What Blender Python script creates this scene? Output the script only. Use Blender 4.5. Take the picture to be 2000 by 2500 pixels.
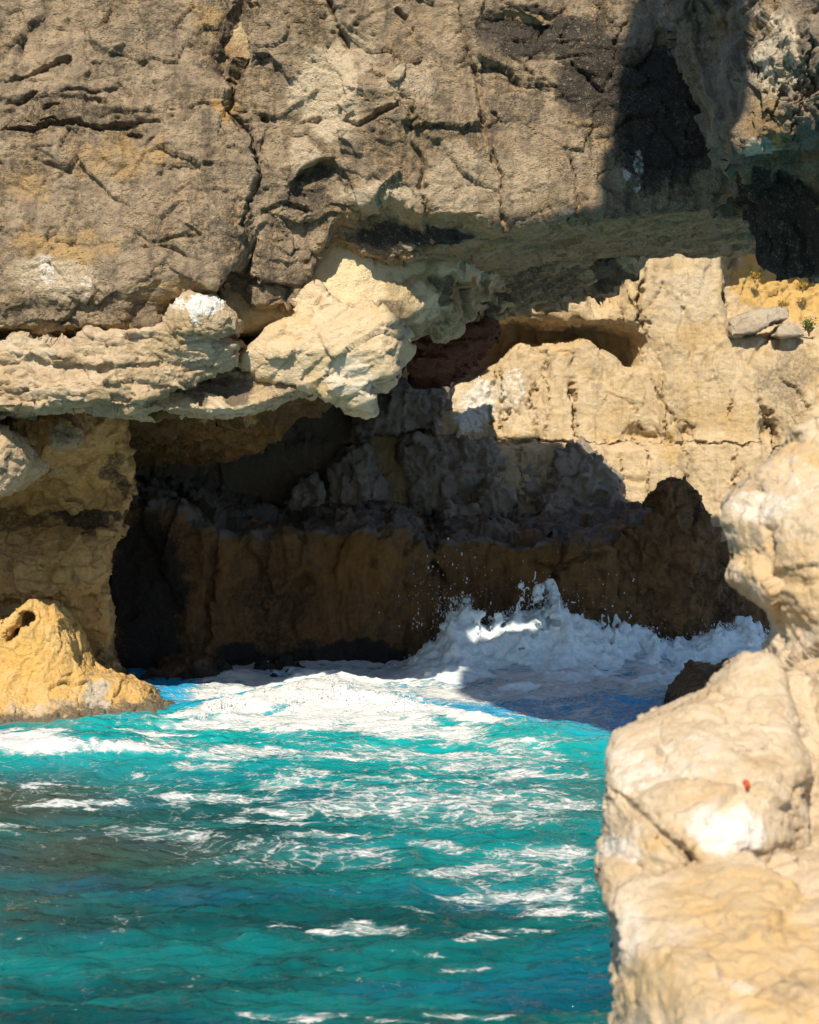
import bpy, math, random
import numpy as np
from mathutils import Vector

# ------------------------------------------------------------------ scene, camera, sky, sun
for o in list(bpy.data.objects):
    bpy.data.objects.remove(o)
scene = bpy.context.scene
coll = scene.collection
CX, HY, FP, CH = 862.5, 992.0, 3450.0, 6.0      # photo frame of 1725 x 2156 units, camera 6 m above the sea

cam_d = bpy.data.cameras.new('camera')
cam_d.sensor_fit = 'VERTICAL'
cam_d.sensor_height = 36.0
cam_d.sensor_width = 36.0
cam_d.lens = FP / 2156.0 * 36.0
cam_d.shift_y = -(1078.0 - HY) / 2156.0
cam_d.clip_start = 0.3
cam_d.clip_end = 3000.0
cam_d.dof.use_dof = True
cam_d.dof.focus_distance = 41.0
cam_d.dof.aperture_fstop = 1.7
cam = bpy.data.objects.new('camera', cam_d)
cam.location = (0, 0, CH)
cam.rotation_euler = (math.radians(90), 0, 0)
coll.objects.link(cam)
scene.camera = cam

SXY, SY = 0.20, 1.05                             # sunlight: x drift per metre of y, metres of y per metre of drop
sun_dir = Vector((SXY * SY, SY, -1.0)).normalized()
elev = math.asin(-sun_dir.z)
azim = math.atan2(-sun_dir.x, -sun_dir.y)        # clockwise from +Y
world = bpy.data.worlds.new('World')
scene.world = world
world.use_nodes = True
wn = world.node_tree
bg = wn.nodes['Background']
sky = wn.nodes.new('ShaderNodeTexSky')
sky.sky_type = 'NISHITA'
sky.sun_disc = False
sky.sun_elevation = elev
sky.sun_rotation = azim
sky.altitude = 5
sky.air_density = 1.0
sky.dust_density = 0.1
sky.ozone_density = 3.0
wn.links.new(sky.outputs[0], bg.inputs[0])
bg.inputs[1].default_value = 0.10

sun_l = bpy.data.lights.new('sun', 'SUN')
sun_l.energy = 5.0
sun_l.angle = math.radians(0.55)
sun_l.color = (1.0, 0.88, 0.69)
sun = bpy.data.objects.new('sun', sun_l)
sun.rotation_euler = sun_dir.to_track_quat('-Z', 'Y').to_euler()
sun.location = (-10, -40, 60)
coll.objects.link(sun)

vs = scene.view_settings
scene.display_settings.display_device = 'sRGB'
vs.view_transform = 'Standard'
vs.look = 'None'
vs.exposure = 0.30
vs.gamma = 1.0
vs.use_curve_mapping = False
scene.cycles.use_denoising = True
scene.cycles.max_bounces = 5
scene.cycles.diffuse_bounces = 3
scene.cycles.glossy_bounces = 2
scene.cycles.use_adaptive_sampling = True
scene.cycles.adaptive_threshold = 0.02
scene.cycles.transmission_bounces = 4
scene.cycles.sample_clamp_indirect = 6.0

# ------------------------------------------------------------------ numpy noise
from concurrent.futures import ThreadPoolExecutor
_POOL = ThreadPoolExecutor(4)
_S1, _S2, _S3, _S4 = np.int32(73856093), np.int32(19349663), np.int32(83492791), np.int32(1274126177)
def _hash(ix, iy, iz, seed):
    h = ix ^ iy ^ iz ^ np.int32((seed * 2654435 + 977) & 0x7fffffff)
    h = (h ^ (h >> 13)) * _S4
    return (h ^ (h >> 16)) & 4095
_rs = np.random.RandomState(7)
_G = _rs.normal(size=(4096, 3)); _G = (_G / np.linalg.norm(_G, axis=1)[:, None]).astype(np.float32)
_GX, _GY, _GZ = [np.ascontiguousarray(_G[:, k]) for k in range(3)]
_R = _rs.rand(4096, 3).astype(np.float32) * 0.8 + 0.1
_RX, _RY, _RZ = [np.ascontiguousarray(_R[:, k]) for k in range(3)]
_R2 = (_rs.rand(4096, 4) * 2 - 1).astype(np.float32)
CHUNK = 40000

def _perlin(p, seed):
    x, y, z = np.ascontiguousarray(p[:, 0]), np.ascontiguousarray(p[:, 1]), np.ascontiguousarray(p[:, 2])
    ix, iy, iz = np.floor(x), np.floor(y), np.floor(z)
    fx, fy, fz = x - ix, y - iy, z - iz
    ix, iy, iz = ix.astype(np.int32), iy.astype(np.int32), iz.astype(np.int32)
    ux, uy, uz = [f * f * f * (f * (f * 6 - 15) + 10) for f in (fx, fy, fz)]
    r = np.zeros(len(p), np.float32)
    HX = (ix * _S1, (ix + 1) * _S1); HY_ = (iy * _S2, (iy + 1) * _S2); HZ = (iz * _S3, (iz + 1) * _S3)
    for dx in (0, 1):
        wx = ux if dx else 1 - ux
        for dy in (0, 1):
            wy = wx * (uy if dy else 1 - uy)
            for dz in (0, 1):
                h = _hash(HX[dx], HY_[dy], HZ[dz], seed)
                r += wy * (uz if dz else 1 - uz) * (_GX[h] * (fx - dx) + _GY[h] * (fy - dy) + _GZ[h] * (fz - dz))
    return r * np.float32(1.5)

def fbm(P, scale, octs=4, seed=0, gain=0.5, ridged=False, lac=2.03):
    P = np.asarray(P, np.float32); scale = np.asarray(scale, np.float32)
    out = np.empty(len(P), np.float32)
    def job(a):
        p = P[a:a + CHUNK] / scale
        s = np.zeros(len(p), np.float32); g = 1.0; t = 0.0
        for k in range(octs):
            n = _perlin(p, seed + k * 13)
            if ridged:
                n = 1 - 2 * np.abs(n)
            s += np.float32(g) * n; t += g
            g *= gain; p = p * np.float32(lac) + np.float32(5.3)
        out[a:a + CHUNK] = s / np.float32(t)
    with np.errstate(over='ignore'):
        list(_POOL.map(job, range(0, len(P), CHUNK)))
    return out

def cells(P, scale, seed=0):
    """nearest cell: offset from its centre, random vector of the cell, F1, F2"""
    P = np.asarray(P, np.float32); scale = np.asarray(scale, np.float32)
    n = len(P)
    off = np.empty((n, 3), np.float32); rnd = np.empty((n, 4), np.float32)
    f1 = np.empty(n, np.float32); f2 = np.empty(n, np.float32)
    def job(a):
        p = P[a:a + CHUNK] / scale
        x, y, z = np.ascontiguousarray(p[:, 0]), np.ascontiguousarray(p[:, 1]), np.ascontiguousarray(p[:, 2])
        ix, iy, iz = np.floor(x), np.floor(y), np.floor(z)
        x, y, z = x - ix, y - iy, z - iz
        ix, iy, iz = ix.astype(np.int32), iy.astype(np.int32), iz.astype(np.int32)
        m = len(p)
        b1 = np.full(m, 9., np.float32); b2 = np.full(m, 9., np.float32); bh = np.zeros(m, np.int32); bk = np.zeros(m, np.int8)
        D = [(dx, dy, dz) for dx in (-1, 0, 1) for dy in (-1, 0, 1) for dz in (-1, 0, 1)]
        HX = [(ix + k) * _S1 for k in (-1, 0, 1)]; HY_ = [(iy + k) * _S2 for k in (-1, 0, 1)]; HZ = [(iz + k) * _S3 for k in (-1, 0, 1)]
        for q, (dx, dy, dz) in enumerate(D):
            h = _hash(HX[dx + 1], HY_[dy + 1], HZ[dz + 1], seed)
            e = x - _RX[h] - dx; d = e * e
            e = y - _RY[h] - dy; d += e * e
            e = z - _RZ[h] - dz; d += e * e
            c = d < b1
            b2 = np.minimum(b2, np.maximum(d, b1))
            b1 = np.minimum(b1, d)
            np.copyto(bh, h, where=c); np.copyto(bk, np.int8(q), where=c)
        DD = np.array(D, np.float32)[bk]
        off[a:a + m] = np.stack([x, y, z], 1) - _R[bh] - DD
        rnd[a:a + m] = _R2[bh]; f1[a:a + m] = np.sqrt(b1); f2[a:a + m] = np.sqrt(b2)
    with np.errstate(over='ignore'):
        list(_POOL.map(job, range(0, n, CHUNK)))
    return off, rnd, f1, f2

def blocks(P, scale, seed, tilt=0.6, step=0.5):
    off, rnd, f1, f2 = cells(P, scale, seed)
    return tilt * np.einsum('ij,ij->i', off, rnd[:, :3]) + step * rnd[:, 3], f2 - f1

def sstep(a, b, x):
    t = np.clip((x - a) / (b - a), 0, 1)
    return t * t * (3 - 2 * t)

def smax(a, b, k):
    h = np.clip(0.5 + 0.5 * (a - b) / k, 0, 1)
    return b + (a - b) * h + k * h * (1 - h)

def smin(a, b, k):
    return -smax(-a, -b, k)

# ------------------------------------------------------------------ photo units to metres
def W(x, y, Y):
    return ((x - CX) * Y / FP, Y, CH - (y - HY) * Y / FP)

def px(P):
    return CX + FP * P[:, 0] / P[:, 1], HY - FP * (P[:, 2] - CH) / P[:, 1]

def tps(ctrl, Y=None, swap=False):
    """smooth map through control points (x, y, Y) -> depth over world (X, Z)"""
    c = np.array([W(*p) for p in ctrl])
    A = c[:, [0, 2]]; v = c[:, 1]
    return _tps_fit(A, v)

def _tps_fit(A, v, lam=0.02):
    n = len(A)
    def phi(r2):
        return 0.5 * r2 * np.log(r2 + 1e-9)
    K = phi(((A[:, None] - A[None]) ** 2).sum(2)) + lam * np.eye(n)
    Q = np.c_[np.ones(n), A]
    M = np.block([[K, Q], [Q.T, np.zeros((3, 3))]])
    s = np.linalg.solve(M, np.r_[v, np.zeros(3)])
    lo, hi = v.min() - 1.0, v.max() + 1.0
    def f(X, Z):
        sh = X.shape
        p = np.c_[X.ravel(), Z.ravel()]
        r = np.empty(len(p))
        for a in range(0, len(p), 40000):
            q = p[a:a + 40000]
            r[a:a + 40000] = phi(((q[:, None] - A[None]) ** 2).sum(2)) @ s[:n] + s[n] + q @ s[n + 1:]
        return np.clip(r, lo, hi).reshape(sh)
    return f

def wob2(X, Z, amp, scale=0.9, seed=700):
    P = np.stack([X.ravel(), 0 * X.ravel(), Z.ravel()], 1)
    return X + amp * fbm(P, scale, 4, seed, 0.6).reshape(X.shape), Z + amp * fbm(P, scale, 4, seed + 31, 0.6).reshape(X.shape)

def poly_w(poly, Y):
    return np.array([W(x, y, Y)[::2] for x, y in poly])

def poly_sd(X, Z, V):
    """signed distance to polygon, negative inside"""
    d = np.full(X.shape, 1e9); ins = np.zeros(X.shape, bool)
    n = len(V)
    for i in range(n):
        a, b = V[i], V[(i + 1) % n]
        ex, ez = b[0] - a[0], b[1] - a[1]
        t = np.clip(((X - a[0]) * ex + (Z - a[1]) * ez) / (ex * ex + ez * ez + 1e-12), 0, 1)
        d = np.minimum(d, (X - a[0] - t * ex) ** 2 + (Z - a[1] - t * ez) ** 2)
        c = (a[1] > Z) != (b[1] > Z)
        with np.errstate(divide='ignore', invalid='ignore'):
            ins ^= c & (X < (b[0] - a[0]) * (Z - a[1]) / (b[1] - a[1] + 1e-12) + a[0])
    d = np.sqrt(d)
    return np.where(ins, -d, d)

def interp_x(pts, Y):
    """height profile Z(X) from photo points at depth Y"""
    w = np.array([W(x, y, Y) for x, y in pts])
    return lambda X: np.interp(X, w[:, 0], w[:, 2])

# ------------------------------------------------------------------ surface nets and subdivision
def surface_nets(F, ax):
    F = F.astype(np.float32)
    for a in range(3):
        for s in (0, -1):
            sl = [slice(None)] * 3; sl[a] = s
            F[tuple(sl)] = np.maximum(F[tuple(sl)], 0.02)
    S = F < 0
    c = np.zeros(tuple(n - 1 for n in F.shape), np.int8)
    for dx in (0, 1):
        for dy in (0, 1):
            for dz in (0, 1):
                c += S[dx:S.shape[0] - 1 + dx, dy:S.shape[1] - 1 + dy, dz:S.shape[2] - 1 + dz]
    act = (c > 0) & (c < 8)
    ijk = np.argwhere(act)
    idx = np.full(act.shape, -1, np.int32); idx[act] = np.arange(len(ijk))
    I, J, K = ijk.T
    cor = [(a, b, d) for a in (0, 1) for b in (0, 1) for d in (0, 1)]
    val = {q: F[I + q[0], J + q[1], K + q[2]] for q in cor}
    acc = np.zeros((len(ijk), 3), np.float32); cnt = np.zeros(len(ijk), np.float32)
    for q in cor:
        for a in range(3):
            if q[a] == 0:
                r = list(q); r[a] = 1; r = tuple(r)
                va, vb = val[q], val[r]
                m = (va < 0) != (vb < 0)
                t = va[m] / (va[m] - vb[m])
                for b in range(3):
                    acc[m, b] += t if b == a else q[b]
                cnt[m] += 1
    loc = acc / cnt[:, None]
    V = np.stack([ax[a][ijk[:, a]] + loc[:, a] * (ax[a][ijk[:, a] + 1] - ax[a][ijk[:, a]]) for a in range(3)], 1)
    quads = []
    for a in range(3):
        b, d = (a + 1) % 3, (a + 2) % 3
        s0 = [slice(None)] * 3; s1 = [slice(None)] * 3
        s0[a] = slice(0, -1); s1[a] = slice(1, None)
        A, B = S[tuple(s0)], S[tuple(s1)]
        e = np.argwhere(A != B)
        e = e[(e[:, b] > 0) & (e[:, d] > 0) & (e[:, b] < F.shape[b] - 1) & (e[:, d] < F.shape[d] - 1)]
        def g(ob, od):
            q = e.copy(); q[:, b] += ob; q[:, d] += od
            return idx[q[:, 0], q[:, 1], q[:, 2]]
        Q = np.stack([g(-1, -1), g(0, -1), g(0, 0), g(-1, 0)], 1)
        inside = A[e[:, 0], e[:, 1], e[:, 2]]
        Q[~inside] = Q[~inside][:, ::-1]
        quads.append(Q)
    return V, np.concatenate(quads)

def edges_of(Q):
    E = np.concatenate([Q[:, [0, 1]], Q[:, [1, 2]], Q[:, [2, 3]], Q[:, [3, 0]]])
    E.sort(axis=1)
    key = E[:, 0].astype(np.int64) * (1 << 32) + E[:, 1]
    u, inv = np.unique(key, return_inverse=True)
    return np.stack([u >> 32, u & 0xffffffff], 1).astype(np.int64), inv

def smooth(V, Q, n=1, f=0.5):
    E, _ = edges_of(Q)
    deg = np.bincount(E.ravel(), minlength=len(V)).astype(np.float64)
    for _ in range(n):
        S = np.empty_like(V)
        for a in range(3):
            S[:, a] = np.bincount(E[:, 0], V[E[:, 1], a], len(V)) + np.bincount(E[:, 1], V[E[:, 0], a], len(V))
        ok = deg > 0
        V = V.copy()
        V[ok] += f * (S[ok] / deg[ok][:, None] - V[ok])
    return V

def subdivide(V, Q):
    E, inv = edges_of(Q)
    n, m = len(V), len(Q)
    em = (V[E[:, 0]] + V[E[:, 1]]) / 2
    fc = V[Q].mean(1)
    e = inv.reshape(4, m).T + n
    c = np.arange(m) + n + len(E)
    Q2 = np.concatenate([np.stack([Q[:, k], e[:, k], c, e[:, (k + 3) % 4]], 1) for k in range(4)])
    return np.concatenate([V, em, fc]), Q2

def normals(V, Q):
    fn = np.cross(V[Q[:, 2]] - V[Q[:, 0]], V[Q[:, 3]] - V[Q[:, 1]])
    N = np.stack([sum(np.bincount(Q[:, k], fn[:, a], len(V)) for k in range(4)) for a in range(3)], 1)
    N /= np.linalg.norm(N, axis=1)[:, None] + 1e-12
    return N, fn / (np.linalg.norm(fn, axis=1)[:, None] + 1e-12)

# rough outlines of the near rocks: what lies well behind them needs no fine subdivision
OCC = [([(1660, 880), (1900, 860), (1900, 2300), (1310, 2300), (1250, 1900), (1250, 1660), (1310, 1570), (1560, 1440), (1640, 1350), (1640, 1310), (1540, 1220), (1510, 1060)], 24.0),
       ([(1430, -200), (1500, 240), (1530, 340), (1600, 540), (1690, 612), (1900, 610), (1900, -200)], 36.5),
       ([(-200, -200), (1900, -200), (1900, 440), (1250, 500), (1000, 660), (860, 740), (780, 850), (640, 900), (300, 940), (-200, 880)], 52.0),
       ([(-200, 870), (270, 870), (290, 1040), (235, 1250), (300, 1470), (-200, 1500)], 46.0),
       ([(-200, -200), (1900, -200), (1900, 440), (1000, 500), (650, 520), (500, 800), (-200, 840)], 39.6)]
def refine(V, Q, levels, margin=40, face=-0.02):
    """subdivide the faces that a camera near the photograph's could see"""
    if levels == 0:
        return V, Q
    N, fn = normals(V, Q)
    C = V[Q].mean(1)
    x, y = px(C)
    view = C - np.array((0, 0, CH)); view /= np.linalg.norm(view, axis=1)[:, None]
    vis = ((fn * view).sum(1) < -face) & (x > -margin) & (x < 1725 + margin) & (y > -margin) & (y < 2156 + margin) & (C[:, 2] > -0.9)
    for poly, dep in OCC:
        vis &= ~((C[:, 1] > dep) & (poly_sd(x, y, np.array(poly, float)) < -25))
    Qa, Qb = Q[vis], Q[~vis]
    u, inv = np.unique(Qa, return_inverse=True)
    Va, Qa = V[u], inv.reshape(-1, 4)
    for _ in range(levels):
        Va, Qa = subdivide(Va, Qa)
        Va = smooth(Va, Qa, 1, 0.35)
    ub, invb = np.unique(Qb, return_inverse=True)
    return np.concatenate([Va, V[ub]]), np.concatenate([Qa, invb.reshape(-1, 4) + len(Va)])

# ------------------------------------------------------------------ objects
def new_mesh(name, V, Q, attrs=None, origin=None):
    V = np.asarray(V, np.float64)
    if origin is not None:
        V = V - np.asarray(origin)
    me = bpy.data.meshes.new(name)
    me.vertices.add(len(V)); me.vertices.foreach_set('co', V.astype(np.float32).ravel())
    n, k = Q.shape
    me.loops.add(n * k); me.loops.foreach_set('vertex_index', Q.astype(np.int32).ravel())
    me.polygons.add(n)
    me.polygons.foreach_set('loop_start', np.arange(0, n * k, k, dtype=np.int32))
    me.polygons.foreach_set('loop_total', np.full(n, k, np.int32))
    me.polygons.foreach_set('use_smooth', np.ones(n, bool))
    for nm, arr in (attrs or {}).items():
        a = me.attributes.new(nm, 'FLOAT_COLOR', 'POINT')
        a.data.foreach_set('color', np.asarray(arr, np.float32).ravel())
    me.update(calc_edges=True)
    return me

def add_obj(name, me, mat, parent=None, loc=(0, 0, 0), label=None, cat=None, group=None, kind=None):
    o = bpy.data.objects.new(name, me)
    coll.objects.link(o)
    if mat is not None:
        me.materials.append(mat)
    if parent is not None:
        o.parent = parent
        o.location = Vector(loc) - parent.location
    else:
        o.location = loc
    for k, v in (('label', label), ('category', cat), ('group', group), ('kind', kind)):
        if v:
            o[k] = v
    return o

def base_of(V):
    return np.array([(V[:, 0].min() + V[:, 0].max()) / 2, (V[:, 1].min() + V[:, 1].max()) / 2, V[:, 2].min()])

def axes(x, y, z, d, tail=()):
    """grid axes; tail = extra coarse z values above"""
    ax = [np.arange(r[0], r[1] + d * .5, d) for r in (x, y, z)]
    if len(tail):
        ax[2] = np.r_[ax[2], np.array(tail)]
    return ax

def field(ax, fn):
    X, Y, Z = ax[0][:, None, None], ax[1][None, :, None], ax[2][None, None, :]
    F = fn(X, Y, Z)
    return np.broadcast_to(F, tuple(len(a) for a in ax)).copy()

def warp_noise(ax, scale, seed, octs=2, step=3):
    """3-d noise evaluated on a coarse lattice and interpolated to the grid"""
    sub = [np.linspace(a[0], a[-1], max(3, int((a[-1] - a[0]) / (np.min(np.diff(a)) * step)) + 2)) for a in ax]
    g = np.stack(np.meshgrid(*sub, indexing='ij'), -1).reshape(-1, 3)
    n = fbm(g, scale, octs, seed).reshape([len(s) for s in sub])
    for a in range(3):
        t = np.interp(ax[a], sub[a], np.arange(len(sub[a])))
        i = np.minimum(t.astype(int), len(sub[a]) - 2); w = (t - i).astype(np.float32)
        sh = [1, 1, 1]; sh[a] = -1
        n = np.take(n, i, a) * (1 - w.reshape(sh)) + np.take(n, i + 1, a) * w.reshape(sh)
    return n

def cracks(P, lst, seed=3, wob=0.05):
    """push into the rock (+y) along polylines given in photo units: (points, Y, width m, depth m); width and depth wander"""
    d = np.zeros(len(P))
    wx = fbm(P, 0.6, 5, seed, 0.7) * wob * 3.6; wz = fbm(P, 0.6, 5, seed + 50, 0.7) * wob * 3.6
    vary = 1.0 + 0.9 * fbm(P, (0.7, 9, 0.7), 3, seed + 80)
    X, Z = P[:, 0] + wx, P[:, 2] + wz
    for pts, Y, w, dep in lst:
        V = poly_w(pts, Y)
        m = (X > V[:, 0].min() - w) & (X < V[:, 0].max() + w) & (Z > V[:, 1].min() - w) & (Z < V[:, 1].max() + w)
        if not m.any():
            continue
        x, z = X[m], Z[m]; best = np.full(len(x), 9.0); along = np.zeros(len(x))
        n = len(V) - 1
        for i in range(n):
            a, b = V[i], V[i + 1]; ex, ez = b - a
            t = np.clip(((x - a[0]) * ex + (z - a[1]) * ez) / (ex * ex + ez * ez + 1e-9), 0, 1)
            r = np.hypot(x - a[0] - t * ex, z - a[1] - t * ez)
            along = np.where(r < best, (i + t) / n, along); best = np.minimum(best, r)
        taper = np.clip(np.minimum(along, 1 - along) * 5 + 0.12, 0, 1) ** 0.7
        ww = np.maximum(w * taper * np.clip(vary[m], 0.35, 1.4), 0.026)
        d[m] = np.maximum(d[m], dep * taper * np.clip(vary[m], 0.2, 1.1) * np.clip(1.2 - best / ww, 0, 1) ** 0.8)
    return d

def blobs(P, lst, seed=11, wob=26, warp=None):
    """soft patches in photo units (x, y, rx, ry, amount)"""
    m = np.zeros(len(P))
    if not len(lst):
        return m
    x, y = px(P)
    if warp is None:
        warp = (fbm(P, 0.9, 3, seed), fbm(P, 0.9, 3, seed + 9))
    x = x + warp[0] * wob * 2; y = y + warp[1] * wob * 2
    for cx, cy, rx, ry, a in lst:
        r = np.hypot((x - cx) / rx, (y - cy) / ry)
        v = a * (1 - sstep(0.55, 1.15, r))
        m = np.maximum(m, v) if a > 0 else np.maximum(m + v, 0)
    return m

def rock(P, N, big=0.12, mid=0.05, fine=0.03, strata=0.0, seed=0, bs=1.5, aniso=(1, 1, 1), pits=0.0, pit_mask=None, saw=0.0, saw_mask=None, joint=0.0):
    """scalar displacement along the normal: angular blocks, bedding, roughness, pits"""
    an = np.array(aniso)
    wp = P + 0.35 * np.stack([fbm(P, 1.2, 2, seed + k) for k in (1, 2, 3)], 1)
    b1, e1 = blocks(wp, bs * an, seed + 20, 0.9, 0.45)
    b2, e2 = blocks(wp, bs * 0.36 * an, seed + 21, 0.9, 0.5)
    n1 = fbm(P, 0.9, 4, seed + 30)
    d = big * b1 + mid * b2
    if joint:
        keep = sstep(0.05, 0.45, fbm(P, 1.6, 3, seed + 25))
        d -= joint * keep * sstep(0.10, 0.0, e1)
        d -= joint * 0.5 * sstep(-0.05, -0.4, n1) * sstep(0.12, 0.0, e2)
    d += mid * 0.8 * n1
    nf = fbm(P, 0.24, 5, seed + 40, 0.62)
    d += fine * nf - fine * 0.8 * np.clip(fbm(P, (0.34, 0.34, 0.2), 4, seed + 44, 0.6, ridged=True) - 0.2, 0, 1)
    z = P[:, 2] + 0.22 * fbm(P, (2.4, 2.4, 1.0), 3, seed + 60) if (strata or saw) else 0
    if strata:
        d += strata * fbm(np.stack([P[:, 0] * .12, P[:, 1] * .12, z], 1), 0.35, 4, seed + 61, 0.6)
    if saw:
        # little overhanging beds: each swells downwards and breaks back at its lower edge
        t = (z + 0.10 * nf) / 0.42
        k = np.floor(t); f = t - k
        sm_ = sstep(0.0, 0.4, fbm(np.stack([P[:, 0], P[:, 1], k * 3.1], 1), (1.1, 1.1, 1), 3, seed + 65)) if saw_mask is None else saw_mask * sstep(-0.2, 0.25, fbm(np.stack([P[:, 0], P[:, 1], k * 3.1], 1), (1.1, 1.1, 1), 3, seed + 65))
        d += saw * sm_ * ((1 - f) ** 1.5 - 1.0 * sstep(0.14, 0.02, f))
    if pits:
        pm = sstep(0.0, 0.35, fbm(P, 1.4, 3, seed + 75)) if pit_mask is None else pit_mask
        for sc, dep in ((0.34, 1.0), (0.17, 0.6)):
            o, r, f1, f2 = cells(P + 0.05 * nf[:, None], (sc, sc, sc * 0.62), seed + 70 + int(sc * 100))
            sz = 0.14 + 0.26 * np.clip(r[:, 3], 0, 1)
            d -= dep * pits * (1 - sstep(sz * 0.35, sz, f1)) * (r[:, 0] > 0.0) * pm
    return d

import time
_T0 = time.time()
def wet_band(M, P, top=0.6):
    w = sstep(top, top * 0.35, P[:, 2] + 0.35 * fbm(P, 0.6, 4, 77, 0.6))
    M[:, 1] = np.maximum(M[:, 1], 0.75 * w)
    return M

def mass(name, ax, fn, levels, disp, mask, mat, parent=None, sm=2, extra=None, split=None, split_name=None, **tags):
    t0 = time.time()
    F = field(ax, fn)
    t1 = time.time()
    V, Q = surface_nets(F, ax)
    V = smooth(V, Q, sm, 0.5)
    V, Q = refine(V, Q, levels)
    N, _ = normals(V, Q)
    t2 = time.time()
    P0 = V.copy()
    V = V + N * disp(P0, N)[:, None]
    if extra is not None:
        V = V + extra(P0, N)
    M = mask(P0, N) if mask is not None else np.zeros((len(V), 4))
    if P0[:, 2].min() < 0.3:
        M = wet_band(M, P0)
    org = base_of(V)
    if parent is not None and tags.get('at_parent'):
        org = np.array(parent.location)
    tags.pop('at_parent', None)
    if split is None:
        return add_obj(name, new_mesh(name, V, Q, {'mask': M}, org), mat, parent, org, **tags)
    ids = split(P0[Q].mean(1))
    root = None
    for k in [0] + [j for j in np.unique(ids) if j > 0]:
        q = Q[ids == k]
        if len(q) == 0:
            continue
        u, inv = np.unique(q, return_inverse=True)
        if root is None:
            root = add_obj(name, new_mesh(name, V[u], inv.reshape(-1, 4), {'mask': M[u]}, org), mat, parent, org, **tags)
        else:
            b = base_of(V[u])
            nm = split_name if isinstance(split_name, str) else split_name[k]
            add_obj(nm, new_mesh(nm, V[u], inv.reshape(-1, 4), {'mask': M[u]}, b), mat, root, b)
    return root

def masks(P, pale=(), dark=(), ochre=(), white=(), seed=11):
    w = (fbm(P, 0.9, 3, seed), fbm(P, 0.9, 3, seed + 9))
    return np.stack([blobs(P, pale, warp=w), blobs(P, dark, warp=w), blobs(P, ochre, warp=w), blobs(P, white, wob=14, warp=w)], 1)

# ------------------------------------------------------------------ materials
def nt(name):
    m = bpy.data.materials.new(name); m.use_nodes = True
    t = m.node_tree; t.nodes.clear()
    return m, t

def nd(t, typ, ins=None, **kw):
    n = t.nodes.new(typ)
    for k, v in kw.items():
        setattr(n, k, v)
    for k, v in (ins or {}).items():
        s = n.inputs[k]
        if isinstance(v, bpy.types.NodeSocket):
            t.links.new(v, s)
        else:
            s.default_value = v
    return n

def math_n(t, op, a, b=0.0, clamp=False):
    n = nd(t, 'ShaderNodeMath', {0: a, 1: b}, operation=op); n.use_clamp = clamp
    return n.outputs[0]

def mixc(t, f, a, b):
    n = nd(t, 'ShaderNodeMix', data_type='RGBA')
    for k, v in ((0, f), (6, a), (7, b)):
        if isinstance(v, bpy.types.NodeSocket):
            t.links.new(v, n.inputs[k])
        else:
            n.inputs[k].default_value = v if k == 0 else (*v, 1)
    return n.outputs[2]

def ramp(t, f, lo, hi):
    n = nd(t, 'ShaderNodeMapRange', {0: f, 1: lo, 2: hi, 3: 0.0, 4: 1.0}, interpolation_type='SMOOTHSTEP')
    return n.outputs[0]

def noise_n(t, vec, scale, detail=6, rough=0.6, dist=0.0):
    n = nd(t, 'ShaderNodeTexNoise', {'Vector': vec, 'Scale': scale, 'Detail': detail, 'Roughness': rough, 'Distortion': dist})
    return n.outputs[0]

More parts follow.
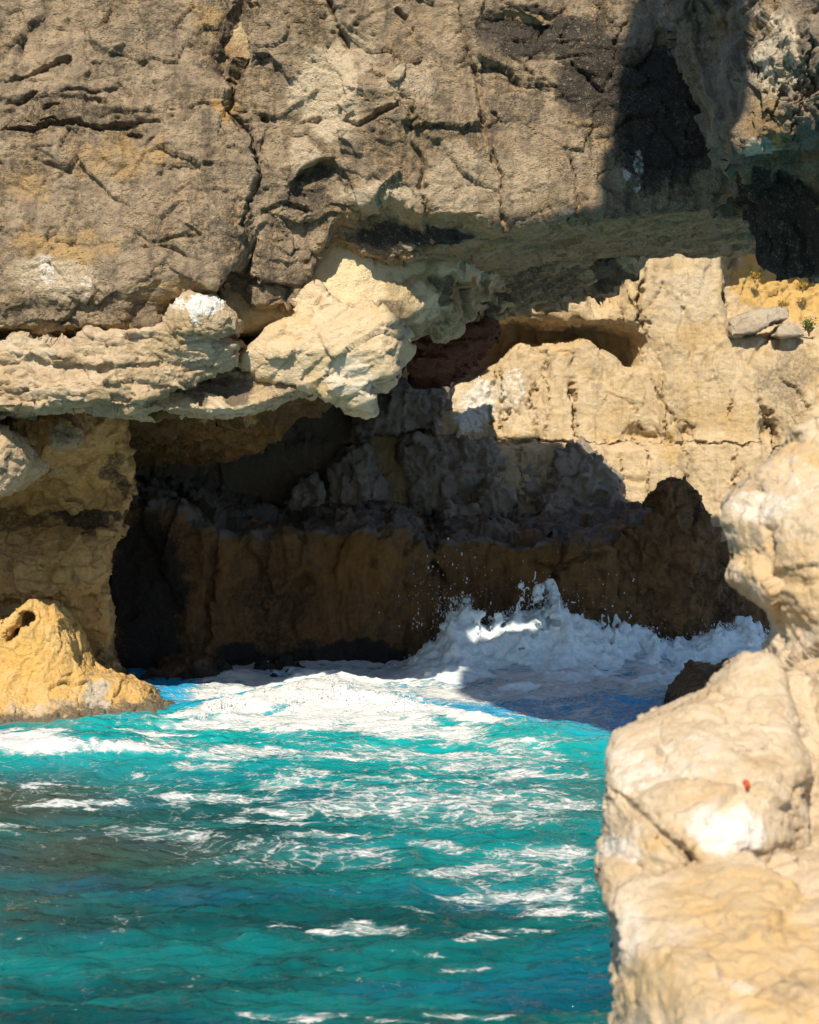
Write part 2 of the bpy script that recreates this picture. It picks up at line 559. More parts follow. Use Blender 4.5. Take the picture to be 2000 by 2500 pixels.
def rock_mat(name, a, b, dark, pale, ochre, white=(0.78, 0.76, 0.72), dark_amt=0.5, speck=0.5, bump=0.8, rough=0.92, wet=False, streak=0.0, s=1.0, pit=0.0):
    m, t = nt(name)
    tc = nd(t, 'ShaderNodeNewGeometry').outputs['Position']
    at = nd(t, 'ShaderNodeAttribute', attribute_name='mask')
    sep = nd(t, 'ShaderNodeSeparateColor', {0: at.outputs['Color']})
    mr, mg, mb, mw = sep.outputs[0], sep.outputs[1], sep.outputs[2], at.outputs['Alpha']
    n1 = noise_n(t, tc, 0.6 * s, 5, 0.65)
    n2 = noise_n(t, tc, 2.6 * s, 5, 0.68)
    n3 = noise_n(t, tc, 8.0 * s, 4, 0.75)
    n4 = noise_n(t, tc, 30.0 * s, 2, 0.7)
    vm = nd(t, 'ShaderNodeMapping', {'Vector': tc, 'Scale': (2.2 * s, 2.2 * s, 0.28 * s)}).outputs[0]
    n5 = noise_n(t, vm, 1.6, 4, 0.65)
    col = mixc(t, ramp(t, n2, 0.34, 0.66), a, b)
    col = mixc(t, math_n(t, 'MULTIPLY', ramp(t, n1, 0.48, 0.66), 0.55), col, ochre)
    dk = math_n(t, 'MULTIPLY', ramp(t, math_n(t, 'ADD', math_n(t, 'MULTIPLY', n1, 0.5), math_n(t, 'MULTIPLY', n3, 0.5)), 0.47, 0.60), dark_amt)
    col = mixc(t, dk, col, dark)
    if streak:
        col = mixc(t, math_n(t, 'MULTIPLY', ramp(t, n5, 0.5, 0.68), streak), col, dark)
        col = mixc(t, math_n(t, 'MULTIPLY', ramp(t, n5, 0.48, 0.30), streak * 0.7), col, pale)
    def gate(mk, nz, k=0.5):
        return ramp(t, math_n(t, 'ADD', mk, math_n(t, 'MULTIPLY', math_n(t, 'SUBTRACT', nz, 0.5), k * 2)), 0.30, 0.75)
    col = mixc(t, gate(mb, n2), col, ochre)
    col = mixc(t, gate(mr, n3), col, pale)
    col = mixc(t, gate(mg, n3), col, dark)
    col = mixc(t, gate(mw, n3, 0.8), col, white)
    # grain: small light and dark flecks of the stone itself
    g = math_n(t, 'ADD', math_n(t, 'MULTIPLY', n3, 0.5), math_n(t, 'MULTIPLY', n4, 0.5))
    sp_ = math_n(t, 'MULTIPLY', math_n(t, 'ADD', 0.35, ramp(t, n1, 0.40, 0.60)), speck)
    sp2 = math_n(t, 'MULTIPLY', math_n(t, 'ADD', 0.35, ramp(t, n1, 0.60, 0.40)), speck)
    col = mixc(t, math_n(t, 'MULTIPLY', ramp(t, g, 0.52, 0.68), sp_), col, pale)
    col = mixc(t, math_n(t, 'MULTIPLY', ramp(t, g, 0.47, 0.33), sp2), col, dark)
    h = math_n(t, 'ADD', math_n(t, 'MULTIPLY', n3, 0.7), math_n(t, 'MULTIPLY', n4, 0.3))
    if pit:
        vo = nd(t, 'ShaderNodeTexVoronoi', {'Vector': nd(t, 'ShaderNodeMapping', {'Vector': tc, 'Scale': (1, 1, 1.5)}).outputs[0], 'Scale': 9.0, 'Randomness': 1.0})
        pp = math_n(t, 'MULTIPLY', nd(t, 'ShaderNodeMapRange', {0: vo.outputs['Distance'], 1: 0.10, 2: 0.34, 3: 1.0, 4: 0.0}, interpolation_type='SMOOTHSTEP').outputs[0], ramp(t, n2, 0.46, 0.60))
        h = math_n(t, 'SUBTRACT', h, math_n(t, 'MULTIPLY', pp, pit))
    bp = nd(t, 'ShaderNodeBump', {'Strength': bump, 'Distance': 0.18 / s, 'Height': h})
    bs = nd(t, 'ShaderNodeBsdfPrincipled', {'Base Color': col, 'Roughness': rough, 'Normal': bp.outputs[0], 'Specular IOR Level': 0.5 if wet else 0.2})
    o = nd(t, 'ShaderNodeOutputMaterial', {0: bs.outputs[0]})
    return m

M_cliff = rock_mat('weathered_limestone', (0.250, 0.194, 0.136), (0.43, 0.325, 0.215), (0.055, 0.048, 0.041), (0.58, 0.475, 0.34), (0.46, 0.30, 0.13), dark_amt=0.85, speck=0.5, streak=0.5, pit=0.3, bump=0.9)
M_lip = rock_mat('tan_limestone', (0.50, 0.38, 0.25), (0.62, 0.49, 0.335), (0.16, 0.125, 0.09), (0.62, 0.54, 0.41), (0.55, 0.39, 0.18), dark_amt=0.3, speck=0.35, streak=0.25)
M_pale = rock_mat('cream_limestone', (0.62, 0.485, 0.315), (0.70, 0.57, 0.40), (0.31, 0.25, 0.17), (0.73, 0.64, 0.51), (0.66, 0.46, 0.20), dark_amt=0.12, speck=0.2)
M_vault = rock_mat('stained_vault_limestone', (0.47, 0.36, 0.205), (0.58, 0.46, 0.28), (0.13, 0.105, 0.07), (0.74, 0.61, 0.40), (0.44, 0.21, 0.08), dark_amt=0.45, speck=0.4)
M_red = rock_mat('red_bed_rock', (0.12, 0.048, 0.032), (0.17, 0.080, 0.055), (0.045, 0.02, 0.014), (0.36, 0.20, 0.15), (0.28, 0.11, 0.05), dark_amt=0.4)
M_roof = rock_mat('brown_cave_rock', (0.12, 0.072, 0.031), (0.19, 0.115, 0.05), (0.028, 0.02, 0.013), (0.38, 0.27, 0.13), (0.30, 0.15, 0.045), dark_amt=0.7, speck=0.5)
M_pillar = rock_mat('ochre_pillar_rock', (0.50, 0.29, 0.115), (0.62, 0.385, 0.165), (0.10, 0.066, 0.042), (0.42, 0.345, 0.25), (0.66, 0.40, 0.11), dark_amt=0.35, speck=0.3, streak=0.15)
M_foot = rock_mat('orange_foot_rock', (0.62, 0.385, 0.13), (0.71, 0.475, 0.20), (0.16, 0.13, 0.09), (0.55, 0.48, 0.38), (0.70, 0.43, 0.10), dark_amt=0.15, speck=0.25)
M_back = rock_mat('sunlit_wall_limestone', (0.57, 0.43, 0.255), (0.66, 0.525, 0.345), (0.22, 0.18, 0.13), (0.68, 0.58, 0.42), (0.60, 0.40, 0.15), dark_amt=0.2, speck=0.3, streak=0.35)
M_shelf = rock_mat('wet_brown_rock', (0.145, 0.072, 0.024), (0.23, 0.118, 0.036), (0.014, 0.010, 0.008), (0.22, 0.125, 0.05), (0.22, 0.105, 0.022), white=(0.16, 0.135, 0.12), dark_amt=0.6, speck=0.4, wet=True, rough=0.7, streak=0.4)
M_greyb = rock_mat('grey_boulder_limestone', (0.30, 0.255, 0.21), (0.40, 0.345, 0.285), (0.10, 0.085, 0.07), (0.48, 0.43, 0.38), (0.36, 0.25, 0.14), dark_amt=0.45, speck=0.4, streak=0.3)
M_head = rock_mat('headland_limestone', (0.20, 0.165, 0.13), (0.32, 0.265, 0.205), (0.045, 0.038, 0.032), (0.64, 0.56, 0.44), (0.48, 0.31, 0.12), dark_amt=0.5, speck=0.35)
M_fore = rock_mat('foreground_limestone', (0.55, 0.43, 0.285), (0.63, 0.52, 0.385), (0.17, 0.13, 0.09), (0.72, 0.67, 0.61), (0.56, 0.385, 0.185), dark_amt=0.28, speck=0.25, s=2.0, bump=0.6)
M_slab = rock_mat('grey_tan_slab', (0.40, 0.33, 0.24), (0.52, 0.44, 0.33), (0.15, 0.12, 0.09), (0.60, 0.53, 0.43), (0.45, 0.31, 0.14), dark_amt=0.3)
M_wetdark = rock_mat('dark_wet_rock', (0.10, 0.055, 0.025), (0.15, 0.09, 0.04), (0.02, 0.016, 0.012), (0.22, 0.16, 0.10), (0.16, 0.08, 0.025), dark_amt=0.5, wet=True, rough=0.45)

# ------------------------------------------------------------------ sea
def water_material():
    m, t = nt('sea_water')
    pos = nd(t, 'ShaderNodeNewGeometry').outputs['Position']
    at = nd(t, 'ShaderNodeAttribute', attribute_name='mask')
    sep = nd(t, 'ShaderNodeSeparateColor', {0: at.outputs['Color']})
    foam, aer, shoal_refl, shade_blue = sep.outputs[0], sep.outputs[1], sep.outputs[2], at.outputs['Alpha']
    mp = nd(t, 'ShaderNodeMapping', {'Vector': pos, 'Scale': (0.55, 1.0, 1.0)}).outputs[0]
    wv = nd(t, 'ShaderNodeTexNoise', {'Vector': mp, 'Scale': 0.9, 'Detail': 5, 'Roughness': 0.6})
    warp = nd(t, 'ShaderNodeVectorMath', {0: wv.outputs['Color'], 1: (0.5, 0.5, 0.5)}, operation='SUBTRACT')
    warp = nd(t, 'ShaderNodeVectorMath', {0: warp.outputs[0], 'Scale': 1.6}, operation='SCALE')
    wp = nd(t, 'ShaderNodeVectorMath', {0: mp, 1: warp.outputs[0]}, operation='ADD').outputs[0]
    vo = nd(t, 'ShaderNodeTexVoronoi', {'Vector': wp, 'Scale': 3.6, 'Randomness': 1.0}, feature='DISTANCE_TO_EDGE')
    web = nd(t, 'ShaderNodeMapRange', {0: vo.outputs['Distance'], 1: 0.0, 2: 0.18, 3: 1.0, 4: 0.0}).outputs[0]
    nf = noise_n(t, wp, 2.2, 8, 0.68)
    nf2 = noise_n(t, wp, 9.0, 5, 0.7)
    pat = math_n(t, 'ADD', math_n(t, 'MULTIPLY', web, 0.20), math_n(t, 'ADD', math_n(t, 'MULTIPLY', nf, 0.74), math_n(t, 'MULTIPLY', nf2, 0.34)))
    thr = math_n(t, 'SUBTRACT', 1.08, foam)
    fm = nd(t, 'ShaderNodeMapRange', {0: math_n(t, 'SUBTRACT', pat, thr), 1: -0.10, 2: 0.20, 3: 0.0, 4: 1.0}, interpolation_type='SMOOTHSTEP').outputs[0]
    n1 = noise_n(t, nd(t, 'ShaderNodeMapping', {'Vector': pos, 'Scale': (0.30, 0.85, 1.0)}).outputs[0], 0.8, 5, 0.6, 0.5)
    col = mixc(t, ramp(t, n1, 0.35, 0.65), (0.001, 0.052, 0.058), (0.003, 0.140, 0.145))
    nb = noise_n(t, mp, 0.42, 3, 0.5)
    col = mixc(t, math_n(t, 'MULTIPLY', ramp(t, nb, 0.5, 0.68), 0.7), col, (0.002, 0.085, 0.16))
    col = mixc(t, aer, col, (0.006, 0.36, 0.375))
    col = mixc(t, math_n(t, 'MULTIPLY', at.outputs['Alpha'], 0.9), col, (0.025, 0.33, 0.66))  # skylit blue of the cave's shade, painted into the water colour
    col = mixc(t, shoal_refl, col, (0.055, 0.055, 0.03))  # brown of sunken rock and of the cliff's reflection, both put into the colour
    # thin veil of bubbles round the foam
    veil = nd(t, 'ShaderNodeMapRange', {0: math_n(t, 'SUBTRACT', pat, thr), 1: -0.26, 2: 0.05, 3: 0.0, 4: 0.45}, interpolation_type='SMOOTHSTEP').outputs[0]
    veil = math_n(t, 'MULTIPLY', veil, ramp(t, foam, 0.26, 0.6))
    col = mixc(t, veil, col, (0.30, 0.62, 0.62))
    col = mixc(t, fm, col, (0.90, 0.92, 0.93))
    mb = nd(t, 'ShaderNodeMapping', {'Vector': pos, 'Scale': (0.6, 1.0, 1.0)}).outputs[0]
    b1 = noise_n(t, mb, 2.2, 6, 0.6, 0.4)
    b2 = noise_n(t, wp, 12.0, 5, 0.7)
    h = math_n(t, 'ADD', math_n(t, 'MULTIPLY', b1, 0.75), math_n(t, 'MULTIPLY', b2, math_n(t, 'ADD', 0.04, math_n(t, 'MULTIPLY', fm, 0.45))))
    bp = nd(t, 'ShaderNodeBump', {'Strength': 0.9, 'Distance': 0.26, 'Height': h})
    rg = math_n(t, 'ADD', 0.045, math_n(t, 'MULTIPLY', fm, 0.75))
    bs = nd(t, 'ShaderNodeBsdfPrincipled', {'Base Color': col, 'Roughness': rg, 'IOR': 1.33, 'Normal': bp.outputs[0], 'Specular IOR Level': 0.5})
    nd(t, 'ShaderNodeOutputMaterial', {0: bs.outputs[0]})
    return m
M_water = water_material()

CREST = np.array([W(x, y, 6.0 * FP / (y - HY))[:2] for x, y in ((-150, 1575), (0, 1562), (250, 1540), (420, 1520), (560, 1503), (660, 1494), (760, 1500), (860, 1512), (980, 1540), (1080, 1555), (1170, 1575), (1230, 1600))])
CREST_H = np.array([0.10, 0.12, 0.15, 0.22, 0.34, 0.48, 0.46, 0.32, 0.24, 0.18, 0.08, 0.0])

def crest_dist(X, Y):
    best = np.full(X.shape, 99.0); hh = np.zeros(X.shape); side = np.zeros(X.shape)
    for i in range(len(CREST) - 1):
        a, b = CREST[i], CREST[i + 1]; ex, ey = b - a
        t = np.clip(((X - a[0]) * ex + (Y - a[1]) * ey) / (ex * ex + ey * ey), 0, 1)
        r = np.hypot(X - a[0] - t * ex, Y - a[1] - t * ey)
        c = r < best
        best = np.where(c, r, best); hh = np.where(c, CREST_H[i] * (1 - t) + CREST_H[i + 1] * t, hh)
        side = np.where(c, np.sign(ex * (Y - a[1]) - ey * (X - a[0])), side)
    return best, hh, side

# splash along the far wall: photo x, top of the splash, depth
SPL = [(760, 1418, 49.5), (850, 1400, 49.6), (920, 1350, 49.8), (950, 1290, 49.8), (985, 1285, 49.8), (1020, 1325, 49.8), (1080, 1300, 49.9), (1140, 1275, 50.0), (1165, 1262, 50.0), (1190, 1300, 50.0), (1250, 1325, 50.2), (1330, 1330, 50.4), (1360, 1335, 50.4), (1390, 1350, 50.5), (1450, 1352, 50.6), (1500, 1328, 50.6), (1560, 1322, 50.6), (1620, 1330, 50.6)]
SPLX = np.array([W(x, y, d)[0] for x, y, d in SPL]); SPLH = np.array([W(x, y, d)[2] for x, y, d in SPL]); SPLY = np.array([s[2] for s in SPL])

def sea_height(X, Y):
    P = np.stack([X, Y, np.zeros_like(X)], 1)
    near = sstep(12, 20, Y) * sstep(80, 40, Y)
    h = 0.34 * fbm(P, (6.0, 3.0, 1), 2, 401) + 0.17 * fbm(P, (2.4, 0.95, 1), 3, 411, ridged=True) + 0.06 * fbm(P, (0.9, 0.36, 1), 4, 421, 0.6, ridged=True)
    h += sstep(32, 22, Y) * (0.10 * fbm(P, (1.6, 0.55, 1), 3, 425, 0.6, ridged=True) + 0.02 * fbm(P, (0.4, 0.2, 1), 3, 427, 0.6))
    d, ch, side = crest_dist(X, Y)
    w = np.where(side > 0, 1.5, 1.0)                       # gentle back, steeper face towards the viewer
    turb = fbm(P, (0.8, 0.6, 1), 5, 431, 0.6)
    ridge = ch * np.exp(-(d / w) ** 2)
    h += ridge * (0.75 + 0.9 * turb)
    # smaller wave shouldering in front on the left
    q = np.exp(-(((X + 7.0) / 2.4) ** 2 + ((Y - 33.5) / 1.1) ** 2))
    h += 0.45 * q
    q2 = np.exp(-(((X + 3.6) / 1.9) ** 2 + ((Y - 35.0) / 0.8) ** 2))
    h += 0.28 * q2 * (0.8 + 0.7 * turb)
    q3 = np.exp(-(((X + 2.2) / 1.7) ** 2 + ((Y - 44.6) / 1.0) ** 2))
    h += 0.2 * q3 * (0.8 + 0.6 * turb)                      # shaded lump behind the crest
    # churned water in the cave and splash on the far wall
    cave = sstep(40, 44, Y) * sstep(-8, -5, X)
    h += cave * 0.30 * fbm(P, (1.5, 1.2, 1), 4, 441, 0.6)
    sh = np.interp(X, SPLX, SPLH, left=0.1); sy = np.interp(X, SPLX, SPLY)
    spik = np.clip(0.72 + 0.75 * fbm(P, (0.35, 0.8, 1), 4, 451, 0.65), 0.2, 1.25)
    e = np.exp(-((Y - sy) / np.where(Y < sy, 1.6, 0.9)) ** 2)
    h += 1.0 * sh * e * spik * sstep(-2.5, -0.5, X)
    # wash over the low right corner
    e2 = np.exp(-(((X - 7.0) / 2.2) ** 2 + ((Y - 44.0) / 2.2) ** 2))
    h += 0.35 * e2 * (0.7 + turb)
    return h * near, ridge, e * sh, turb

def build_sea():
    xs = np.r_[[-900, -300, -100, -40, -20], np.linspace(-12.2, 10.6, 420), [20, 40, 100, 300, 900]]
    ys = [-900, -300, -100, -30, 0, 8, 13]
    y = 15.5
    while y < 53:
        ys.append(y)
        y += 0.036 + 0.0013 * (y - 15.5) + 0.02 * (y > 41)
    ys = np.array(ys + [56, 60, 70, 100, 300, 900])
    X, Y = [g.ravel() for g in np.meshgrid(xs, ys, indexing='xy')]
    h, ridge, spl, turb = sea_height(X, Y)
    P = np.stack([X, Y, np.zeros_like(X)], 1)
    V = np.stack([X, Y, h], 1)
    x, y = px(np.stack([X, np.maximum(Y, 1.0), h], 1))
    # photo-unit foam patches, bent by noise
    wx = x + 130 * fbm(P, (1.8, 1.1, 1), 5, 461, 0.6); wy = y + 46 * fbm(P, (1.8, 1.1, 1), 5, 471, 0.6)
    trail = fbm(P, (2.6, 1.1, 1), 4, 473, 0.6, ridged=True)
    foam = np.zeros_like(X)
    for cx, cy, rx, ry, a in [
            (150, 1566, 420, 26, .60), (520, 1518, 240, 30, .62), (760, 1508, 230, 34, .80), (900, 1542, 230, 26, .60), (1080, 1566, 160, 22, .50), (60, 1552, 130, 26, .76),
            (520, 1585, 190, 24, .54), (820, 1590, 330, 24, .50), (420, 1612, 140, 16, .48), (1020, 1600, 260, 30, .50), (700, 1632, 190, 12, .50), (930, 1642, 300, 12, .50), (1150, 1630, 180, 22, .50),
            (170, 1697, 170, 11, .56), (60, 1652, 70, 7, .50), (420, 1680, 170, 24, .50), (620, 1650, 150, 18, .47), (570, 1722, 140, 16, .51), (700, 1760, 190, 14, .44), (650, 1700, 240, 34, .42),
            (930, 1780, 110, 22, .49), (980, 1832, 130, 30, .55), (1060, 1888, 180, 22, .54), (1180, 1910, 130, 16, .52), (1080, 1960, 130, 12, .44), (1180, 1800, 140, 40, .46), (1150, 1700, 170, 40, .47),
            (760, 1955, 130, 20, .51), (590, 1945, 60, 6, .47), (860, 1920, 80, 10, .46), (980, 2040, 150, 15, .46), (930, 2010, 60, 8, .44), (650, 2150, 150, 10, .50), (540, 2140, 80, 10, .46), (1010, 2130, 150, 12, .45), (850, 2145, 170, 10, .42),
            (20, 1737, 70, 8, .50), (1000, 1700, 340, 70, .43), (800, 1690, 340, 60, .42), (600, 1800, 400, 60, .36), (1100, 1850, 260, 130, .40), (330, 1760, 260, 30, .38)]:
        r = np.hypot((wx - cx) / rx, (wy - cy) / ry)
        foam = np.maximum(foam, a * (1 - sstep(0.3, 1.25, r)))
    foam = foam + np.where(foam < 0.62, 0.16 * (trail - 0.35) * sstep(0.1, 0.4, foam), 0.0)
    foam = np.maximum(foam, np.clip(0.42 + ridge * 1.9, 0, 1.1) * sstep(0.08, 0.25, ridge))
    cave = sstep(39.5, 43, Y) * sstep(-7.5, -5.0, X)
    foam = np.maximum(foam, cave * np.clip(0.63 + 0.42 * fbm(P, (2.4, 1.3, 1), 4, 481, 0.6), 0, 1))
    foam = np.maximum(foam, np.clip(0.45 + 0.5 * spl, 0, 0.95) * sstep(0.12, 0.5, spl))
    foam = np.maximum(foam, 0.72 * np.exp(-(((X - 7.0) / 2.4) ** 2 + ((Y - 43.5) / 2.8) ** 2)))
    foam = np.maximum(foam, 0.75 * np.exp(-(((X + 2.4) / 1.3) ** 2 + ((Y - 44.0) / 1.6) ** 2)))
    foam = np.maximum(foam, 0.15 + 0.10 * sstep(22, 30, Y) + 0.14 * fbm(P, (3, 1.5, 1), 4, 495) + 0.12 * np.clip(trail - 0.2, 0, 1))
    foam = np.maximum(foam, 0.64 * np.exp(-(((X - 3.8) / 2.4) ** 2 + ((Y - 40.0) / 3.6) ** 2)) * (0.85 + 0.5 * fbm(P, (1.6, 1.0, 1), 4, 499, 0.6)))
    aer = sstep(27, 36, Y + 1.6 * fbm(P, (3, 2, 1), 3, 491)) * 0.85 * sstep(-9.5, -6, X + 0.25 * (Y - 33))
    aer = np.maximum(aer, 0.35 * sstep(20, 27, Y) * sstep(-3.5, 1, X))
    aer = np.maximum(aer, 0.8 * np.exp(-(((X + 6.8) / 2.2) ** 2 + ((Y - 33.0) / 1.2) ** 2)))
    aer = np.maximum(aer, 0.95 * sstep(39, 43, Y))
    shoal_refl = np.zeros_like(X)
    for cx, cy, rx, ry, a in [(60, 1690, 260, 60, .8), (160, 1790, 300, 70, .7), (40, 1900, 200, 80, .35), (1180, 1690, 120, 40, .25)]:
        shoal_refl = np.maximum(shoal_refl, a * np.exp(-((wx - cx) / rx) ** 2 - ((wy - cy) / ry) ** 2))
    shoal_refl *= sstep(0.75, 0.45, foam)
    n, k = len(ys), len(xs)
    i = (np.arange(n - 1)[:, None] * k + np.arange(k - 1)[None]).ravel()
    Q = np.stack([i, i + 1, i + 1 + k, i + k], 1)
    me = new_mesh('sea', V, Q, {'mask': np.stack([foam, aer, shoal_refl, sstep(38.0, 43.0, Y + 0.95 * np.maximum(X, 0) + 1.5 * fbm(P, (3, 2, 1), 3, 497))], 1)})  # alpha marks the cave water that is painted shade blue
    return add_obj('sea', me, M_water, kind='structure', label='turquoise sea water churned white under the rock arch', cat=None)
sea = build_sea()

# ------------------------------------------------------------------ front cliff with the arch
def build_front():
    ax = axes((-13.2, 13.0), (35.6, 46.4), (6.6, 17.5), 0.145, (18.0, 18.6, 19.2, 19.8, 20.4, 21, 21.6, 22.2, 23, 24, 25))
    YF = tps([(0, 0, 38.7), (250, 0, 38.5), (450, 0, 38.55), (0, 250, 38.2), (250, 250, 38.15), (470, 250, 38.1), (0, 450, 37.9), (250, 450, 37.85), (480, 450, 37.85),
              (0, 620, 37.55), (250, 620, 37.5), (450, 600, 37.6), (570, 0, 38.15), (720, 0, 37.9), (950, 0, 38.05), (1200, 0, 38.25), (1500, 0, 38.3), (1800, 0, 38.4),
              (600, 250, 38.3), (790, 220, 37.65), (950, 250, 37.75), (1200, 250, 38.0), (1500, 250, 38.1), (1800, 250, 38.2), (600, 450, 38.25), (800, 380, 37.75), (1000, 420, 37.65),
              (1300, 430, 37.9), (1550, 400, 38.0), (1800, 400, 38.0), (600, 620, 38.7), (-250, 300, 38.4), (-250, 650, 37.8)])
    def rec(X, Z, poly, d, soft, Yr=38.0):
        X, Z = wob2(X, Z, 0.22, 0.9, 720)
        return d * sstep(soft, -soft, poly_sd(X, Z, poly_w(poly, Yr)))
    zb = interp_x([(-400, 700), (0, 700), (330, 690), (345, 640), (470, 603), (485, 610), (515, 650), (560, 648), (620, 640), (645, 575), (662, 528), (700, 500), (760, 520), (810, 540), (880, 528), (1000, 506), (1080, 490), (1250, 467), (1400, 456), (1500, 450), (1600, 448), (1700, 440), (2100, 430)], 38.0)
    WN = warp_noise(ax, 1.7, 101)
    WN2 = warp_noise(ax, 1.1, 131)
    def fn(X, Y, Z):
        X2, Z2 = X[:, 0, :] + 0 * Z[:, 0, :], 0 * X[:, 0, :] + Z[:, 0, :]
        yf = YF(X2, np.minimum(Z2, 17.5))
        yf += rec(X2, Z2, [(700, 478), (705, 462), (760, 436), (825, 428), (850, 440), (885, 474), (905, 452), (985, 462), (1062, 496), (1100, 520), (900, 575), (690, 575)], 0.75, 0.10)
        yf += rec(X2, Z2, [(606, 408), (650, 352), (690, 345), (722, 375), (712, 412), (660, 425)], 0.30, 0.12)
        yf += rec(X2, Z2, [(590, 470), (660, 425), (740, 420), (735, 440), (640, 500), (600, 500)], 0.22, 0.15)
        yf += rec(X2, Z2, [(440, 120), (480, 60), (515, -40), (545, -40), (522, 80), (478, 172), (445, 165)], 0.45, 0.16)
        yf += rec(X2, Z2, [(725, 255), (735, 215), (850, 190), (870, 215), (800, 235), (750, 260)], 0.22, 0.12)
        yf += rec(X2, Z2, [(1005, 40), (1045, 25), (1170, 40), (1165, 68), (1100, 72), (1060, 66)], 0.32, 0.10)
        yf += rec(X2, Z2, [(1508, 455), (1512, 425), (1545, 400), (1590, 380), (1600, 480)], 1.0, 0.12)
        yf += rec(X2, Z2, [(500, 700), (480, 590), (512, 545), (545, 480), (520, 600), (530, 700)], 0.9, 0.10)
        yf += rec(X2, Z2, [(280, 690), (285, 602), (345, 596), (470, 608), (470, 640), (380, 640), (340, 690)], 0.30, 0.10)
        yf += rec(X2, Z2, [(-100, 500), (30, 475), (28, 500), (-100, 520)], 0.25, 0.08)
        # the left slab stands a little proud of what lies right of the long crack
        yf -= rec(X2, Z2, [(-400, 300), (480, 190), (535, 290), (538, 400), (515, 545), (470, 615), (-400, 690)], 0.28, 0.12)
        yf -= rec(X2, Z2, [(722, 245), (730, 170), (790, 110), (860, 160), (880, 240), (830, 250)], 0.14, 0.18)
        F = (yf[:, None, :] - Y) * 0.92 - 0.16 * WN
        zbv = zb(X) - 0.015 * (Y - 38) + np.where(X > -2.0, 0, 0)
        F = smax(F, (zbv - Z) - 0.10 * WN2, 0.12)
        F = np.maximum(F, Y - 45.2 + 0.6 * WN)
        crest = np.interp(X, [-14, 1.6, 2.6, 4.4, 5.5, 13], [23.0, 21.2, 20.7, 17.4, 17.2, 17.1])
        F = np.maximum(F, (Z - crest - 0.25 * WN) * 0.8)
        return F
    CR = [([(965, -20), (975, 60), (998, 130), (1012, 200), (1018, 262), (1040, 340), (1056, 372), (1058, 430), (1060, 500)], 37.8, 0.055, 0.22),
          ([(1056, 440), (1070, 490), (1060, 500)], 37.8, 0.12, 0.4),
          ([(540, -20), (522, 80), (480, 172), (495, 225), (530, 270), (540, 300), (538, 400), (522, 470), (512, 550)], 38.0, 0.05, 0.30),
          ([(480, 172), (492, 240), (515, 268)], 38.0, 0.05, 0.2),
          ([(0, 160), (50, 148), (95, 130), (140, 118)], 38.0, 0.07, 0.30), ([(0, 215), (40, 205), (75, 190)], 38.0, 0.08, 0.25), ([(85, 220), (130, 218)], 38.0, 0.06, 0.25), ([(115, 195), (160, 190), (255, 178)], 38.0, 0.045, 0.18),
          ([(0, 273), (60, 272), (110, 264), (160, 256), (215, 268), (262, 266), (310, 262)], 38.0, 0.075, 0.35), ([(40, 252), (100, 248), (130, 255)], 38.0, 0.05, 0.2), ([(260, 258), (350, 252)], 38.0, 0.05, 0.2), ([(270, 288), (305, 292)], 38.0, 0.05, 0.15),
          ([(100, 130), (135, 112), (120, 125)], 38.0, 0.09, 0.3), ([(75, 340), (160, 365)], 38.0, 0.06, 0.15), ([(340, 265), (300, 340), (265, 395)], 38.0, 0.04, 0.10),
          ([(410, 560), (360, 528), (300, 525)], 38.0, 0.05, 0.14), ([(380, 470), (430, 500), (330, 520), (260, 485)], 38.0, 0.05, 0.12), ([(345, 360), (360, 345)], 38.0, 0.05, 0.1), ([(430, 355), (455, 350)], 38.0, 0.06, 0.14),
          ([(725, 250), (760, 262), (800, 240), (860, 218)], 37.7, 0.07, 0.30), ([(630, 250), (675, 252)], 38.0, 0.06, 0.25), ([(548, 240), (565, 250)], 38.0, 0.09, 0.25), ([(715, 60), (735, 105)], 38.0, 0.06, 0.25), ([(845, 200), (868, 245), (865, 280)], 37.8, 0.07, 0.22),
          ([(865, 300), (890, 350), (885, 390), (905, 400)], 37.8, 0.08, 0.25), ([(1195, 320), (1212, 380), (1216, 462)], 37.9, 0.03, 0.22), ([(1020, 210), (1060, 260)], 37.8, 0.035, 0.15), ([(1195, 120), (1240, 160), (1275, 200)], 38.0, 0.06, 0.2), ([(1060, 110), (1120, 150), (1145, 195)], 38.0, 0.04, 0.12),
          ([(1280, 255), (1220, 270), (1170, 250)], 38.0, 0.04, 0.12), ([(610, 405), (650, 350), (690, 343), (720, 370)], 38.0, 0.05, 0.15), ([(560, 445), (600, 425), (660, 440)], 38.2, 0.07, 0.2), ([(895, 405), (900, 470)], 37.7, 0.04, 0.2), ([(690, 0), (705, 30)], 38.0, 0.06, 0.25), ([(830, 20), (862, 45)], 38.0, 0.08, 0.25), ([(1330, 30), (1290, 90), (1300, 140)], 38.2, 0.05, 0.15), ([(120, 690), (150, 668), (168, 690)], 37.5, 0.06, 0.2)]
    def extra(P, N):
        f = np.clip(-N[:, 1] * 1.6, 0, 1)
        v = np.zeros_like(P); v[:, 1] = cracks(P, CR) * f
        return v
    def disp(P, N):
        x, y = px(P)
        pm = np.clip(blobs(P, [(120, 200, 220, 110, 1), (350, 180, 180, 140, .7), (800, 90, 200, 110, .9), (860, 230, 120, 90, .8), (640, 130, 140, 150, .7), (1200, 90, 130, 110, .9), (1210, 390, 90, 90, .5), (300, 350, 250, 80, .4), (600, 450, 120, 100, .7)]), 0, 1)
        flat = 1 - 0.5 * blobs(P, [(1150, 330, 130, 140, 1), (300, 480, 200, 110, .8)])
        sw = blobs(P, [(130, 200, 240, 110, 1), (300, 330, 300, 60, .5), (780, 240, 140, 60, .5), (1180, 120, 160, 120, .6), (620, 480, 100, 120, .8), (150, 640, 260, 60, .6)])
